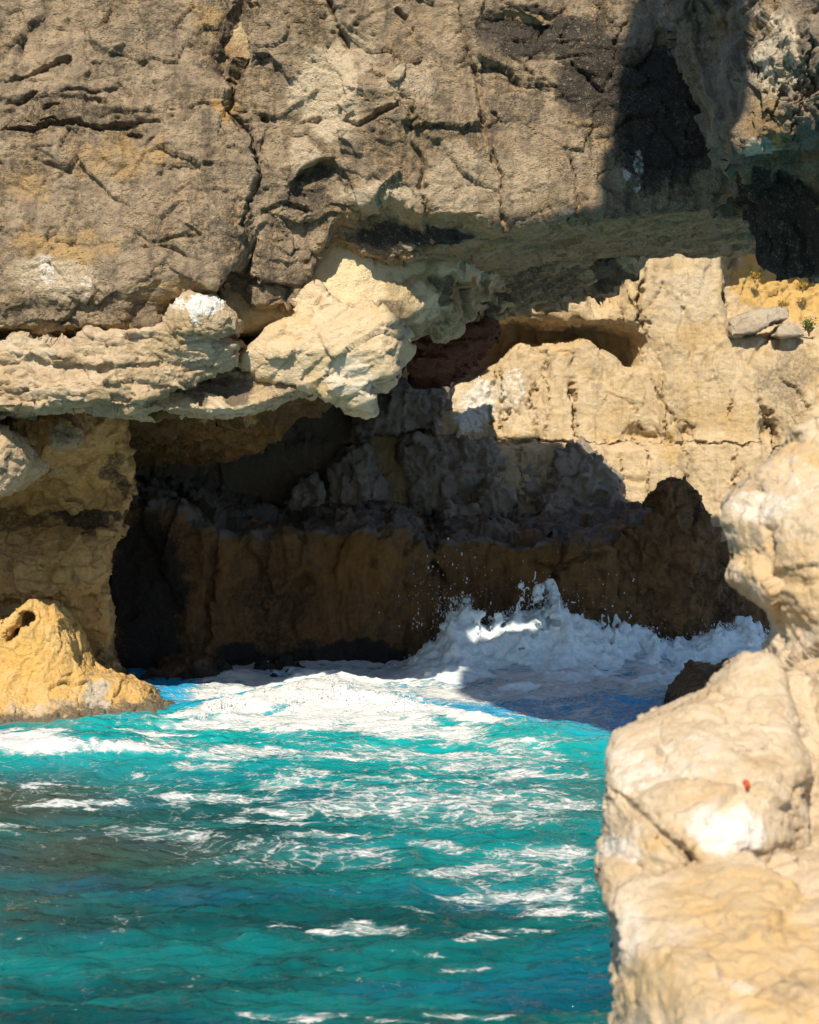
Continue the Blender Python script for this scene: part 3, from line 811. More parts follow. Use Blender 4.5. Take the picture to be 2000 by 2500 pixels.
        return rock(P, N, 0.20, 0.085, 0.055, 0.03, 5, 1.5, (1, 1, 0.8), pits=0.12, pit_mask=0.15 + 0.85 * pm, saw=0.13, saw_mask=sw, joint=0.10) * flat
    def mask(P, N):
        M = masks(P, pale=[(690, 200, 90, 120, .75), (800, 420, 130, 50, .6), (950, 380, 90, 100, .5), (870, 180, 90, 60, .5), (620, 330, 50, 60, .6), (110, 580, 110, 50, .6), (1080, 380, 130, 80, .45), (740, 130, 60, 90, .5), (1190, 140, 18, 40, .6)],
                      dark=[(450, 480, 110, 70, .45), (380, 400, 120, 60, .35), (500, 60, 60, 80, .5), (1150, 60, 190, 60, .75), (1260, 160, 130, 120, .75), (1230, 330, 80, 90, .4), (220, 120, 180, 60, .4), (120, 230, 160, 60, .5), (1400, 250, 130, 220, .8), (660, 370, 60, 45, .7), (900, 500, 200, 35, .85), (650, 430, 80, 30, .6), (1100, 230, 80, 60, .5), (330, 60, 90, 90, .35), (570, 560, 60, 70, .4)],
                      ochre=[(250, 330, 160, 60, .5), (130, 520, 150, 60, .55), (420, 30, 60, 50, .5), (480, 220, 30, 40, .7), (60, 400, 70, 60, .5), (870, 60, 100, 50, .4), (1100, 62, 50, 14, .8)],
                      white=[(100, 570, 20, 50, .5), (180, 600, 16, 50, .35), (1350, 350, 14, 35, .55), (1320, 370, 10, 14, .6), (1345, 390, 12, 25, .4), (1200, 450, 20, 12, .4)])
        z0 = np.interp(P[:, 0], [-10, 10], [0, 0])
        und = sstep(-0.35, -0.75, N[:, 2])                       # the fresh, yellower rock under the beam
        M[:, 2] = np.maximum(M[:, 2], und * 0.60)
        M[:, 0] = np.maximum(M[:, 0], und * 0.42)
        M[:, 1] *= 1 - 0.8 * und
        return M
    bnd = [poly_w(p, 38.0) for p in ([(545, -200), (522, 80), (480, 172), (495, 225), (530, 270), (540, 300), (538, 400), (522, 470), (512, 550), (480, 620), (440, 760), (-500, 760), (-500, 270), (0, 273), (110, 264), (215, 268), (310, 262), (480, 172), (522, 80)],
                                     [(965, -800), (965, -20), (998, 130), (1018, 262), (1056, 372), (1060, 500), (1060, 620), (2200, 620), (2200, -800)],
                                     [(540, 300), (538, 400), (522, 470), (512, 550), (480, 640), (640, 720), (1060, 560), (1060, 500), (1056, 440), (985, 462), (885, 474), (825, 428), (720, 372), (650, 350), (600, 410)])]
    def split(C):
        ids = np.zeros(len(C), int)
        front = C[:, 1] < 40.5
        for k, V in enumerate(bnd):
            ids[(poly_sd(C[:, 0], C[:, 2], V) < 0) & front & (ids == 0)] = k + 1
        return ids
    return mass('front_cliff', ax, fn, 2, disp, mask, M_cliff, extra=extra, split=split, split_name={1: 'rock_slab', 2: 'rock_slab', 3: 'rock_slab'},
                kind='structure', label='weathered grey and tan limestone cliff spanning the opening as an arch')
front = build_front()

# ------------------------------------------------------------------ rocks drawn as an outline with depth
def poly_rock(name, poly, Yr, front_ctrl, back, d, levels, disp, mask, mat, parent=None, k=0.10, warp=0.10, pad=0.5, slope=0.0, shrink=0.0, planes=None, seed=0, extra=None, fine_fn=None, zfloor=None, **tags):
    V = poly_w(poly, Yr)
    y0 = min(c[2] for c in front_ctrl) - 0.7
    z0 = V[:, 1].min() - pad if zfloor is None else zfloor
    ax = axes((V[:, 0].min() - pad, V[:, 0].max() + pad), (y0, back + 0.4), (z0, V[:, 1].max() + pad), d)
    YF = tps(front_ctrl) if len(front_ctrl) > 3 else (lambda X, Z: np.full(X.shape, front_ctrl[0][2]))
    WN = warp_noise(ax, 0.9 if Yr > 20 else 0.5, 300 + seed)
    def fn(X, Y, Z):
        X2, Z2 = X[:, 0, :] + 0 * Z[:, 0, :], 0 * X[:, 0, :] + Z[:, 0, :]
        sd = poly_sd(X2, Z2, V) + shrink; yf = YF(X2, Z2)
        if planes is not None:
            for p in planes:
                w = np.array([W(*c) for c in p])
                k3 = np.linalg.solve(np.c_[w[:, 0], w[:, 2], np.ones(3)], w[:, 1])
                yf = np.maximum(yf, k3[0] * X2 + k3[1] * Z2 + k3[2])
        if fine_fn is not None:
            yf = yf + fine_fn(X2, Z2)
        F = smax(sd[:, None, :] - warp * WN + slope * np.maximum(Y - Yr, 0), (yf[:, None, :] - Y) * 0.9 - warp * WN, k)
        return smax(F, Y - back + warp * WN, k)
    return mass(name, ax, fn, levels, disp, mask, mat, parent, extra=extra, **tags)

def rd(big, mid, fine, seed, bs=1.0, strata=0.0, aniso=(1, 1, 1), pits=0.0, saw=0.0, joint=0.0):
    return lambda P, N: rock(P, N, big, mid, fine, strata, seed, bs, aniso, pits, None, saw, None, joint)

def block_disp(P, N):
    c, q = math.cos(0.5), math.sin(0.5)
    R = np.stack([P[:, 0] * c + P[:, 2] * q, P[:, 1], -P[:, 0] * q + P[:, 2] * c], 1)     # fracture runs up to the right
    wp = R + 0.15 * np.stack([fbm(R, 0.8, 2, 811 + k) for k in range(3)], 1)
    b1, e1 = blocks(wp, (1.5, 1.2, 0.75), 821, 1.1, 0.25)
    b2, e2 = blocks(wp, (0.65, 0.6, 0.30), 823, 1.0, 0.35)
    return 0.16 * b1 + 0.085 * b2 + 0.07 * fbm(R, (0.9, 0.6, 0.28), 4, 831, 0.55, ridged=True) + 0.02 * fbm(P, 0.12, 3, 841)

# hanging pale block in the middle of the arch
poly_rock('hanging_block', [(662, 585), (690, 622), (712, 640), (790, 640), (842, 680), (862, 712), (838, 745), (832, 788), (778, 800), (784, 858), (735, 850), (640, 808), (560, 792), (498, 772), (520, 730), (560, 690), (605, 668), (640, 602)], 37.8,
          [(700, 700, 37.3)], 42.5, 0.085, 1,
          block_disp, lambda P, N: masks(P, pale=[(740, 800, 70, 50, .7), (700, 600, 60, 30, .3)], ochre=[(620, 760, 80, 30, .35), (800, 655, 40, 20, .4)], dark=[(850, 800, 40, 40, .4)]),
          M_pale, front, k=0.04, warp=0.05, sm=1, planes=[[(660, 590, 38.7), (540, 720, 38.1), (840, 690, 37.8)], [(540, 735, 38.0), (830, 750, 37.6), (760, 860, 38.3)], [(800, 640, 38.0), (830, 790, 37.7), (872, 720, 38.7)], [(560, 640, 38.6), (520, 760, 38.1), (640, 700, 37.9)]], label='pale cream freshly broken block hanging under the arch')

# projecting ledge on the left with its undercut bed
def ledge_groove(X2, Z2):
    g = 0.35 * sstep(0.16, 0.0, np.abs(Z2 - W(0, 770, 37)[2] - 0.10 * np.sin(X2 * 2.1)))
    return g * 0.4
poly_rock('overhang_ledge', [(-330, 700), (-60, 712), (0, 716), (30, 690), (60, 715), (95, 700), (118, 724), (150, 722), (180, 690), (250, 700), (330, 686), (342, 680), (400, 698), (486, 704), (483, 765), (440, 775), (395, 798), (388, 815), (300, 850), (270, 867), (140, 853), (0, 862), (-330, 866)], 37.0,
          [(-200, 740, 37.7), (0, 740, 37.3), (200, 740, 37.0), (400, 730, 37.05), (480, 720, 37.4), (0, 830, 37.0), (200, 830, 36.75), (300, 820, 36.9), (390, 790, 37.3), (470, 760, 37.5), (0, 780, 37.15), (200, 780, 36.85), (-200, 830, 37.5)], 41.5, 0.13, 2,
          rd(0.16, 0.10, 0.06, 41, 0.9, 0.08, (1.6, 1, 0.55), 0.08, 0.14, 0.06), lambda P, N: masks(P, pale=[(60, 740, 90, 40, .5), (420, 740, 60, 40, .5)], dark=[(380, 800, 40, 20, .5), (30, 835, 60, 20, .4)], white=[(410, 700, 22, 14, .4)]),
          M_lip, front, fine_fn=ledge_groove, label='tan bedded ledge projecting over the cave mouth')

# thin rim that carries the ledge across to the hanging block
poly_rock('underside_rim', [(260, 852), (330, 838), (385, 806), (430, 782), (500, 764), (570, 776), (650, 800), (690, 822), (640, 818), (600, 832), (545, 852), (480, 868), (430, 870), (340, 866), (270, 870)], 38.0,
          [(300, 855, 37.3), (400, 820, 38.2), (480, 780, 38.6), (560, 790, 38.5), (640, 808, 38.2), (430, 864, 37.7), (520, 856, 37.8), (460, 825, 38.5), (600, 820, 38.2)], 41.0, 0.12, 2,
          rd(0.10, 0.06, 0.045, 47, 0.8, 0.05, (1.4, 1, .7), 0.05, 0.05, 0.03), lambda P, N: masks(P, dark=[(470, 810, 90, 40, .75), (590, 800, 60, 26, .5)], pale=[(480, 862, 90, 12, .6)]),
          M_lip, front, label='grey green rim under the ledge joining it to the hanging block')

# cave roof behind the ledge
def build_roof():
    ax = axes((-13.4, 1.2), (37.4, 50.5), (5.6, 12.6), 0.14)
    YF = tps([(0, 880, 39.6), (300, 850, 38.9), (430, 862, 38.6), (540, 846, 38.6), (640, 812, 39.2), (740, 845, 39.5), (430, 810, 39.0), (560, 800, 39.4), (480, 700, 40.6), (560, 650, 40.4), (680, 560, 40.6), (500, 560, 40.5), (0, 600, 41), (800, 800, 40.0), (830, 700, 40.5)])
    zb = interp_x([(-600, 872), (0, 866), (270, 868), (340, 872), (430, 870), (540, 850), (600, 828), (650, 815), (745, 856), (780, 850), (900, 760)], 39.0)
    WN = warp_noise(ax, 1.3, 151)
    def fn(X, Y, Z):
        X2, Z2 = X[:, 0, :] + 0 * Z[:, 0, :], 0 * X[:, 0, :] + Z[:, 0, :]
        F = (YF(X2, Z2)[:, None, :] - Y) * 0.9 - 0.1 * WN
        bot = zb(X) - 0.115 * np.maximum(Y - 40.0, 0) + 0.35 * sstep(39.2, 40.2, Y) * sstep(49, 44, Y)
        F = smax(F, bot - Z - 0.22 * WN, 0.15)
        e = np.interp(Y, [37, 39, 42, 46, 48, 51], [-0.7, -0.75, -1.3, -2.7, -4.4, -7])
        F = smax(F, (X - e) * 0.9 - 0.3 * WN, 0.2)
        return F
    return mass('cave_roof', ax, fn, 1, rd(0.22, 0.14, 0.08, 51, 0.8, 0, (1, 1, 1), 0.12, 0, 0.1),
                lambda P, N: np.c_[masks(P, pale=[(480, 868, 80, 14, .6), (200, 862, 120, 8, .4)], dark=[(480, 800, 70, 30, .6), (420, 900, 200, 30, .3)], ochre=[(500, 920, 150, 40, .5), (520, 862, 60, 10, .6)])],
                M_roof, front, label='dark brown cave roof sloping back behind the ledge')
build_roof()

# vault: inner wall and underside of the arch, running back to the far wall
def build_vault():
    ax = axes((-4.6, 8.2), (38.4, 62.0), (8.6, 17.0), 0.15)
    YF = tps([(640, 520, 39.4), (640, 660, 39.2), (760, 540, 39.5), (760, 650, 39.2), (850, 540, 39.9), (850, 680, 39.6), (890, 600, 40.0), (930, 640, 40.5), (960, 690, 41.4), (980, 550, 41.6), (1030, 600, 44.4), (1100, 560, 45.0), (1250, 550, 45.2), (1350, 540, 45.4), (1100, 640, 45.4), (1300, 600, 45.4)])
    WN = warp_noise(ax, 1.5, 171)
    A = np.array([W(*p) for p in [(650, 700, 41), (760, 690, 41), (850, 705, 41.5), (930, 700, 43), (950, 690, 50), (1010, 683, 56), (1100, 668, 54), (1155, 655, 53), (1250, 625, 51), (1324, 588, 50), (1340, 550, 46), (1050, 600, 45), (1200, 575, 45.5), (1010, 655, 50), (1150, 640, 50), (880, 690, 52), (880, 690, 60), (1000, 676, 60)]])
    ZB = _tps_fit(A[:, :2], A[:, 2], 0.05)
    def fn(X, Y, Z):
        X2, Z2 = X[:, 0, :] + 0 * Z[:, 0, :], 0 * X[:, 0, :] + Z[:, 0, :]
        F = (YF(X2, Z2)[:, None, :] - Y) * 0.85 - 0.25 * WN
        xy = ZB(X[:, :, 0] + 0 * Y[:, :, 0], 0 * X[:, :, 0] + Y[:, :, 0])
        F = smax(F, xy[:, :, None] - Z - 0.25 * WN, 0.25)
        e = np.interp(Y, [39, 45, 50, 52, 53.5, 55, 56.2, 58, 60, 62], [6.6, 6.9, 6.6, 4.8, 2.4, 0.7, 0.1, 1.0, 3.0, 3.2])
        F = smax(F, (X - e) * 0.8 - 0.3 * WN, 0.25)
        top = np.interp(Y, [40, 46, 48, 62], [17, 16.2, 12.7, 12.7]) + np.where(X < -1.5, 4.0, 0.0)
        return np.maximum(F, (Z - top) * 0.8)
    def mask(P, N):
        return masks(P, pale=[(740, 570, 110, 80, 1.0), (740, 620, 70, 30, .8), (1010, 565, 100, 34, .9), (900, 640, 40, 40, .7), (870, 560, 50, 34, .8)],
                     dark=[(820, 640, 50, 35, .6), (1150, 600, 130, 50, .6), (920, 690, 40, 30, .5), (1290, 570, 60, 30, .8), (930, 610, 12, 50, .7)], ochre=[(800, 570, 40, 50, .75), (870, 540, 90, 14, .6), (960, 600, 30, 50, .6), (1130, 590, 40, 20, .5)])
    return mass('arch_vault', ax, fn, 1, lambda P, N: rock(P, N, 0.34, 0.14, 0.06, 0, 61, 1.1, (1, 1, 1), 0.07, None, 0, None, 0.10) * (0.22 + 0.78 * sstep(840, 930, px(P)[0])), mask, M_vault, front, label='stained yellowish vault on the inside of the arch')
build_vault()

def build_rear():
    # ceiling over the back of the cave and the flank that closes it on the left
    ax = axes((-19.0, 0.6), (45.0, 63.0), (-1.0, 13.0), 0.30)
    WN = warp_noise(ax, 2.0, 261)
    def fn(X, Y, Z):
        ceil = 8.4 + 0.10 * (Y - 46) + 0.5 * WN - Z
        e = np.interp(Y, [45, 48, 52, 56, 63], [-4.2, -3.4, -1.6, -0.2, 0.2])
        F = smax(ceil, X - e, 0.3)
        wall = X + 12.6 + 0.5 * WN
        return smin(F, wall, 0.4)
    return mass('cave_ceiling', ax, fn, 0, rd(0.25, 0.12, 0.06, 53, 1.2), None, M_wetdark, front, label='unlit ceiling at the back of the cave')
build_rear()

poly_rock('red_bed', [(868, 762), (880, 728), (905, 700), (1000, 680), (1060, 668), (1035, 700), (990, 735), (945, 765)], 46.0, [(930, 730, 46.0)], 58.0, 0.12, 1,
          rd(0.24, 0.12, 0.06, 71, 0.8, 0.08, (1.5, 1, .5), 0, 0.12, 0.06), lambda P, N: masks(P), M_red, front, label='dark red rock bed below the vault')

# ------------------------------------------------------------------ boulder lodged on the ledge
poly_rock('lodged_boulder', [(338, 662), (352, 634), (372, 624), (386, 618), (384, 602), (398, 600), (406, 616), (440, 618), (470, 640), (492, 664), (497, 680), (490, 696), (450, 706), (400, 712), (348, 708)], 37.0,
          [(360, 660, 36.95), (420, 650, 36.7), (480, 670, 36.95), (420, 700, 36.75), (395, 610, 37.2), (345, 700, 37.0)], 39.0, 0.10, 2,
          rd(0.10, 0.05, 0.03, 81, 0.6, 0.02), lambda P, N: masks(P, white=[(430, 640, 46, 26, .95), (380, 640, 20, 30, .6), (415, 665, 10, 30, .7)], pale=[(450, 680, 40, 20, .4)]),
          M_lip, label='lumpy boulder with white bird-lime crown lodged on the overhanging ledge', cat='boulder')

# ------------------------------------------------------------------ left pillar and its buttress
def build_pillar():
    ax = axes((-14.0, -3.6), (36.8, 50.0), (-1.2, 8.4), 0.15)
    V = poly_w([(-500, 780), (255, 845), (268, 880), (272, 930), (282, 985), (292, 1040), (275, 1070), (262, 1110), (258, 1140), (240, 1155), (232, 1250), (236, 1310), (240, 1380), (252, 1425), (290, 1452), (320, 1480), (345, 1510), (345, 1700), (-500, 1700)], 43.4)
    YF = tps([(0, 880, 41.2), (140, 900, 40.9), (150, 950, 41.0), (250, 880, 41.6), (60, 1040, 42.6), (160, 1020, 42.4), (250, 1000, 42.6), (60, 1110, 43.2), (160, 1105, 43.2), (250, 1100, 43.2), (0, 1150, 42.6), (120, 1160, 42.3), (230, 1160, 42.9), (0, 1230, 42.2), (120, 1240, 42.2),
              (220, 1240, 42.9), (180, 1300, 43.4), (225, 1350, 43.8), (200, 1420, 43.9), (0, 1280, 42.8), (100, 1280, 43.0), (300, 1480, 43.9), (200, 1600, 43.5), (0, 1500, 43.0)])
    def rec(X, Z, poly, d, soft):
        X, Z = wob2(X, Z, 0.3, 0.9, 730)
        return d * sstep(soft, -soft, poly_sd(X, Z, poly_w(poly, 42.5)))
    WN = warp_noise(ax, 1.2, 181)
    def fn(X, Y, Z):
        X2, Z2 = X[:, 0, :] + 0 * Z[:, 0, :], 0 * X[:, 0, :] + Z[:, 0, :]
        yf = YF(X2, Z2)
        yf += rec(X2, Z2, [(-80, 1075), (30, 1070), (40, 1090), (180, 1085), (235, 1075), (300, 1085), (300, 1105), (180, 1112), (-80, 1115)], 0.7, 0.10)
        yf += rec(X2, Z2, [(-100, 1262), (120, 1262), (240, 1265), (240, 1285), (-100, 1285)], 0.35, 0.10)
        yf += rec(X2, Z2, [(-60, 1100), (60, 1100), (50, 1180), (-60, 1220)], 0.5, 0.2)
        yf += rec(X2, Z2, [(10, 1078), (50, 1010), (120, 978), (215, 950), (262, 975), (268, 1050), (190, 1078)], 0.55, 0.22)
        # grey lump hanging from the roof
        yf -= rec(X2, Z2, [(70, 870), (205, 870), (210, 920), (185, 960), (110, 985), (75, 960)], 0.6, 0.18)
        F = smax(poly_sd(X2, Z2, V)[:, None, :] - 0.10 * WN + 0.19 * (Y - 43.0), (yf[:, None, :] - Y) * 0.9 - 0.12 * WN, 0.15)
        return F
    CR = [([(262, 1180), (250, 1230), (240, 1270)], 42.8, 0.05, 0.25), ([(120, 1045), (160, 1050)], 42.5, 0.07, 0.2), ([(230, 1010), (270, 1025)], 42.5, 0.06, 0.2), ([(0, 1215), (100, 1225), (200, 1230)], 42.4, 0.03, 0.08)]
    def extra(P, N):
        v = np.zeros_like(P); v[:, 1] = cracks(P, CR) * np.clip(-N[:, 1] * 1.6, 0, 1); return v
    return mass('rock_pillar', ax, fn, 2, rd(0.18, 0.10, 0.05, 91, 1.1, 0.04, (1, 1, .8), 0.08, 0.06, 0.08),
                lambda P, N: masks(P, dark=[(140, 900, 70, 50, .5), (250, 1000, 40, 60, .6), (200, 1095, 90, 16, .7), (60, 1090, 80, 20, .5), (230, 1400, 40, 60, .5)], ochre=[(60, 1030, 70, 40, .45), (190, 1020, 50, 50, .4)], pale=[(130, 925, 50, 40, .8), (100, 985, 70, 14, .5)]),
                M_pillar, extra=extra, label='shaded ochre rock pillar carrying the left end of the cave roof', cat='rock pillar')
pillar = build_pillar()

def build_foot():
    ax = axes((-12.6, -3.8), (36.9, 44.0), (-1.0, 3.9), 0.12)
    V = poly_w([(-350, 1330), (-40, 1300), (20, 1310), (45, 1282), (68, 1258), (100, 1272), (128, 1305), (150, 1342), (158, 1388), (190, 1420), (240, 1432), (272, 1446), (318, 1476), (372, 1504), (440, 1640), (420, 1800), (-350, 1800)], 40.4)
    YF = tps([(-100, 1320, 40.2), (70, 1262, 40.1), (60, 1320, 39.9), (140, 1350, 40.1), (0, 1350, 39.8), (100, 1400, 39.6), (0, 1430, 39.4), (220, 1440, 40.2), (150, 1480, 39.2), (60, 1500, 38.9), (260, 1470, 40.2), (340, 1508, 39.8), (250, 1515, 39.2), (120, 1535, 38.1), (0, 1540, 37.9), (0, 1650, 37.6), (200, 1650, 38.2), (350, 1600, 39.2)])
    WN = warp_noise(ax, 0.8, 191)
    def rec(X, Z, poly, d, soft):
        return d * sstep(soft, -soft, poly_sd(X, Z, poly_w(poly, 41.0)))
    def fn(X, Y, Z):
        X2, Z2 = X[:, 0, :] + 0 * Z[:, 0, :], 0 * X[:, 0, :] + Z[:, 0, :]
        yf = YF(X2, Z2)
        yf += rec(X2, Z2, [(62, 1288), (85, 1282), (86, 1305), (68, 1312), (48, 1340), (32, 1338), (42, 1318), (60, 1310)], 1.2, 0.05)
        yf += 0.16 * sstep(0.12, 0.0, np.abs(X2 - W(136, 1500, 39)[0] - 0.05 * np.sin(Z2 * 4))) * sstep(1.6, 1.0, Z2)
        yf += 0.20 * sstep(0.10, 0.0, np.abs(X2 - W(180, 1480, 39)[0] - 0.08 * np.sin(Z2 * 3))) * sstep(1.9, 1.2, Z2)
        F = smax(poly_sd(X2, Z2, V)[:, None, :] - 0.06 * WN + 0.10 * (Y - 40.6), (yf[:, None, :] - Y) * 0.8 - 0.08 * WN, 0.12)
        return smax(F, Y - 43.6, 0.2)
    return mass('buttress', ax, fn, 2, rd(0.10, 0.055, 0.045, 95, 0.8, 0.0, (.7, 1, 1.3), 0.05, 0.0, 0.05),
                lambda P, N: np.c_[masks(P, dark=[(120, 1500, 60, 26, .42), (60, 1520, 60, 20, .45), (230, 1510, 60, 16, .5), (320, 1505, 40, 14, .4)], ochre=[(70, 1380, 70, 60, .5), (140, 1420, 40, 40, .4)], pale=[(205, 1465, 50, 55, .8), (60, 1500, 80, 30, .55), (130, 1500, 60, 36, .5), (250, 1500, 70, 24, .55)])],
                M_foot, pillar, label='sunlit orange buttress at the foot of the pillar')
build_foot()

poly_rock('rock_spur', [(-300, 870), (-30, 888), (0, 900), (24, 930), (36, 955), (50, 980), (34, 1006), (8, 1036), (-14, 1052), (-300, 1060)], 37.6,
          [(-100, 900, 37.9), (20, 930, 37.7), (45, 985, 37.8), (0, 1040, 37.7), (-100, 1040, 37.7), (0, 960, 37.5)], 41.6, 0.12, 2,
          rd(0.09, 0.05, 0.03, 97, 0.7, 0.02), lambda P, N: masks(P, dark=[(20, 985, 14, 60, .6)], ochre=[(30, 960, 40, 60, .4)]),
          M_lip, pillar, slope=0.06, label='sunlit tan spur jutting out beside the pillar')

# ------------------------------------------------------------------ far wall
def build_back():
    ax = axes((-18.0, 19.5), (56.6, 67.0), (2.6, 17.2), 0.235, (18, 19.5, 21))
    YF = tps([(200, 900, 60.5), (600, 900, 60.3), (800, 850, 60.0), (800, 1000, 59.6), (1000, 860, 59.8), (1000, 1000, 59.3), (1200, 800, 59.9), (1200, 600, 60.2), (1400, 600, 59.7), (1400, 850, 59.6), (1400, 1000, 59.2), (1600, 800, 59.2), (1600, 1000, 59.0), (1800, 800, 58.8), (1750, 600, 61), (1600, 560, 60.4), (1100, 450, 60.5), (1500, 400, 60.3)])
    def rec(X, Z, poly, d, soft, Yr=59.6):
        X, Z = wob2(X, Z, 0.45, 1.1, 710)
        return d * sstep(soft, -soft, poly_sd(X, Z, poly_w(poly, Yr)))
    WN = warp_noise(ax, 1.6, 201)
    # vertical joints: x in photo units, with beds (y ranges)
    J1 = [905, 952, 1030, 1062, 1128, 1150, 1207, 1262, 1322, 1352, 1395, 1436, 1532, 1552, 1632, 1668]
    J2 = [1000, 1090, 1165, 1240, 1300, 1362, 1442, 1540, 1625]
    rj = random.Random(5)
    o1 = [rj.uniform(-.19, .19) for _ in range(40)]; o2 = [rj.uniform(-.14, .14) for _ in range(40)]
    def bed_of(X, Z):
        Zb = W(0, 932, 59.6)[2]
        return Z < Zb + 0.05 * np.sin(X * 1.3)
    def col_of(X, Z, J):
        xj = np.array([W(x, 0, 59.6)[0] for x in J])
        return np.searchsorted(xj, wob2(X, Z, 0.34, 1.3, 740)[0])
    def fn(X, Y, Z):
        X2, Z2 = X[:, 0, :] + 0 * Z[:, 0, :], 0 * X[:, 0, :] + Z[:, 0, :]
        yf = YF(X2, Z2)
        low = bed_of(X2, Z2)
        yf += np.where(low, -0.35, 0.0)
        top = Z2 > W(0, 700, 59.6)[2]
        c1 = np.array(o1)[col_of(X2, Z2, J1)]; c2 = np.array(o2)[col_of(X2, Z2, J2)]
        yf += np.where(low, c2 * 0.8, np.where(top & (X2 > 8), 0, c1))
        # deep dark recess across the upper wall
        yf += rec(X2, Z2, [(860, 690), (1000, 670), (1060, 672), (1100, 668), (1160, 672), (1215, 672), (1250, 684), (1290, 676), (1345, 688), (1352, 760), (1325, 764), (1280, 742), (1262, 722), (1235, 704), (1205, 712), (1150, 716), (1100, 716), (1085, 735), (1040, 762), (1000, 790), (860, 830)], 2.6, 0.14)
        yf += rec(X2, Z2, [(1215, 560), (1335, 545), (1330, 590), (1300, 640), (1262, 660), (1230, 630)], 0.8, 0.12)
        yf += rec(X2, Z2, [(1310, 915), (1330, 905), (1395, 912), (1410, 930), (1320, 932)], 0.7, 0.10)
        yf += rec(X2, Z2, [(1425, 908), (1440, 890), (1462, 915), (1455, 932), (1430, 930)], 0.5, 0.10)
        yf += rec(X2, Z2, [(1535, 500), (1535, 640), (1545, 700), (2000, 706), (2000, 500)], 1.9, 0.15)
        yf += rec(X2, Z2, [(1600, 880), (1620, 880), (1640, 930), (1620, 980), (1605, 960)], 0.6, 0.10)
        F = (yf[:, None, :] - Y) * 0.9 - 0.16 * WN
        topz = 19.5 + 0 * X
        return np.maximum(F, Z - topz)
    CR = [([(x + rj.uniform(-22, 22), rj.uniform(715, 850)), (x + rj.uniform(-8, 8), rj.uniform(850, 880)), (x + rj.uniform(-6, 6), rj.uniform(885, 932))], 59.6, rj.uniform(0.025, 0.05), 0.2) for x in J1 if rj.random() < 0.6] + [([(x, 936), (x + 5, 1000), (x - 6, 1080)], 59.2, 0.04, 0.2) for x in J2] + \
         [([(860, 934), (1000, 930), (1170, 928), (1300, 932), (1450, 935), (1560, 936), (1620, 940)], 59.6, 0.06, 0.3),
          ([(1207, 800), (1212, 870), (1210, 935)], 59.6, 0.10, 0.5), ([(1590, 830), (1620, 880), (1640, 930), (1612, 980)], 59.2, 0.09, 0.4), ([(1545, 650), (1540, 560)], 59.8, 0.08, 0.3), ([(1355, 560), (1350, 660), (1352, 760)], 59.7, 0.07, 0.4),
          ([(1320, 840), (1345, 870), (1360, 910)], 59.6, 0.05, 0.2), ([(1370, 780), (1400, 860), (1430, 905)], 59.6, 0.05, 0.2), ([(1650, 800), (1690, 840), (1700, 880)], 59.0, 0.06, 0.25), ([(1060, 800), (1075, 850), (1055, 920)], 59.7, 0.05, 0.25), ([(1130, 780), (1120, 860), (1135, 925)], 59.7, 0.05, 0.25)]
    def extra(P, N):
        v = np.zeros_like(P); v[:, 1] = cracks(P, CR, 7, 0.12) * np.clip(-N[:, 1] * 1.6, 0, 1); return v
    def disp(P, N):
        d = rock(P, N, 0.11, 0.06, 0.045, 0.03, 105, 1.7, (0.7, 1, 1.7), 0.0, None, 0.0, None, 0.18)
        up = sstep(W(0, 720, 60)[2], W(0, 690, 60)[2], P[:, 2])
        b, e = blocks(P + 0.2 * fbm(P, 0.5, 2, 4)[:, None], (0.45, 0.45, 0.7), 140, 0.8, 0.6)
        rough = blobs(P, [(1280, 620, 70, 60, 1), (1150, 710, 110, 60, .8), (1680, 620, 140, 90, 1), (1350, 640, 30, 120, .6), (1030, 800, 70, 80, .5)])
        return d + 0.16 * b * rough
    def mask(P, N):
        return masks(P, pale=[(1450, 620, 90, 80, .5), (1000, 850, 90, 80, .6), (1080, 870, 60, 60, .5), (1650, 760, 30, 60, .4)], dark=[(420, 930, 330, 260, 1.0), (700, 900, 60, 160, .8), (1660, 790, 90, 80, .55), (1620, 960, 60, 40, .35), (1480, 800, 60, 60, .2)],  # far-left dark patches paint the cave's shade onto the wall
                     ochre=[(1660, 600, 150, 75, 1.0), (1610, 560, 70, 40, 1.0), (1700, 640, 60, 50, .8), (1200, 720, 120, 25, .5), (1420, 960, 30, 40, .5), (1300, 640, 60, 40, .4), (1560, 880, 40, 50, .4)],
                     white=[(1010, 850, 55, 70, .62), (990, 890, 40, 40, .7), (1075, 820, 30, 50, .5), (1325, 745, 10, 26, .6), (1130, 880, 30, 40, .35)])
    def split(C):
        ids = np.zeros(len(C), int)
        x, y = px(C)
        vis = (x > 880) & (x < 1790) & (y > 705) & (y < 1110) & (C[:, 1] < 61.2)
        low = bed_of(C[:, 0], C[:, 2])
        a = 1 + col_of(C[:, 0], C[:, 2], J1) // 2; b = 40 + col_of(C[:, 0], C[:, 2], J2)
        ids[vis] = np.where(low, b, a)[vis]
        up = (x > 1340) & (x < 1560) & (y > 480) & (y <= 705); ids[up] = 30
        up = (x >= 1560) & (x < 1790) & (y > 480) & (y <= 705); ids[up] = 31
        return ids
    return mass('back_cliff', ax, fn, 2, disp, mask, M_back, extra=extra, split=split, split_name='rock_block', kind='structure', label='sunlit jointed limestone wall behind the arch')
back = build_back()

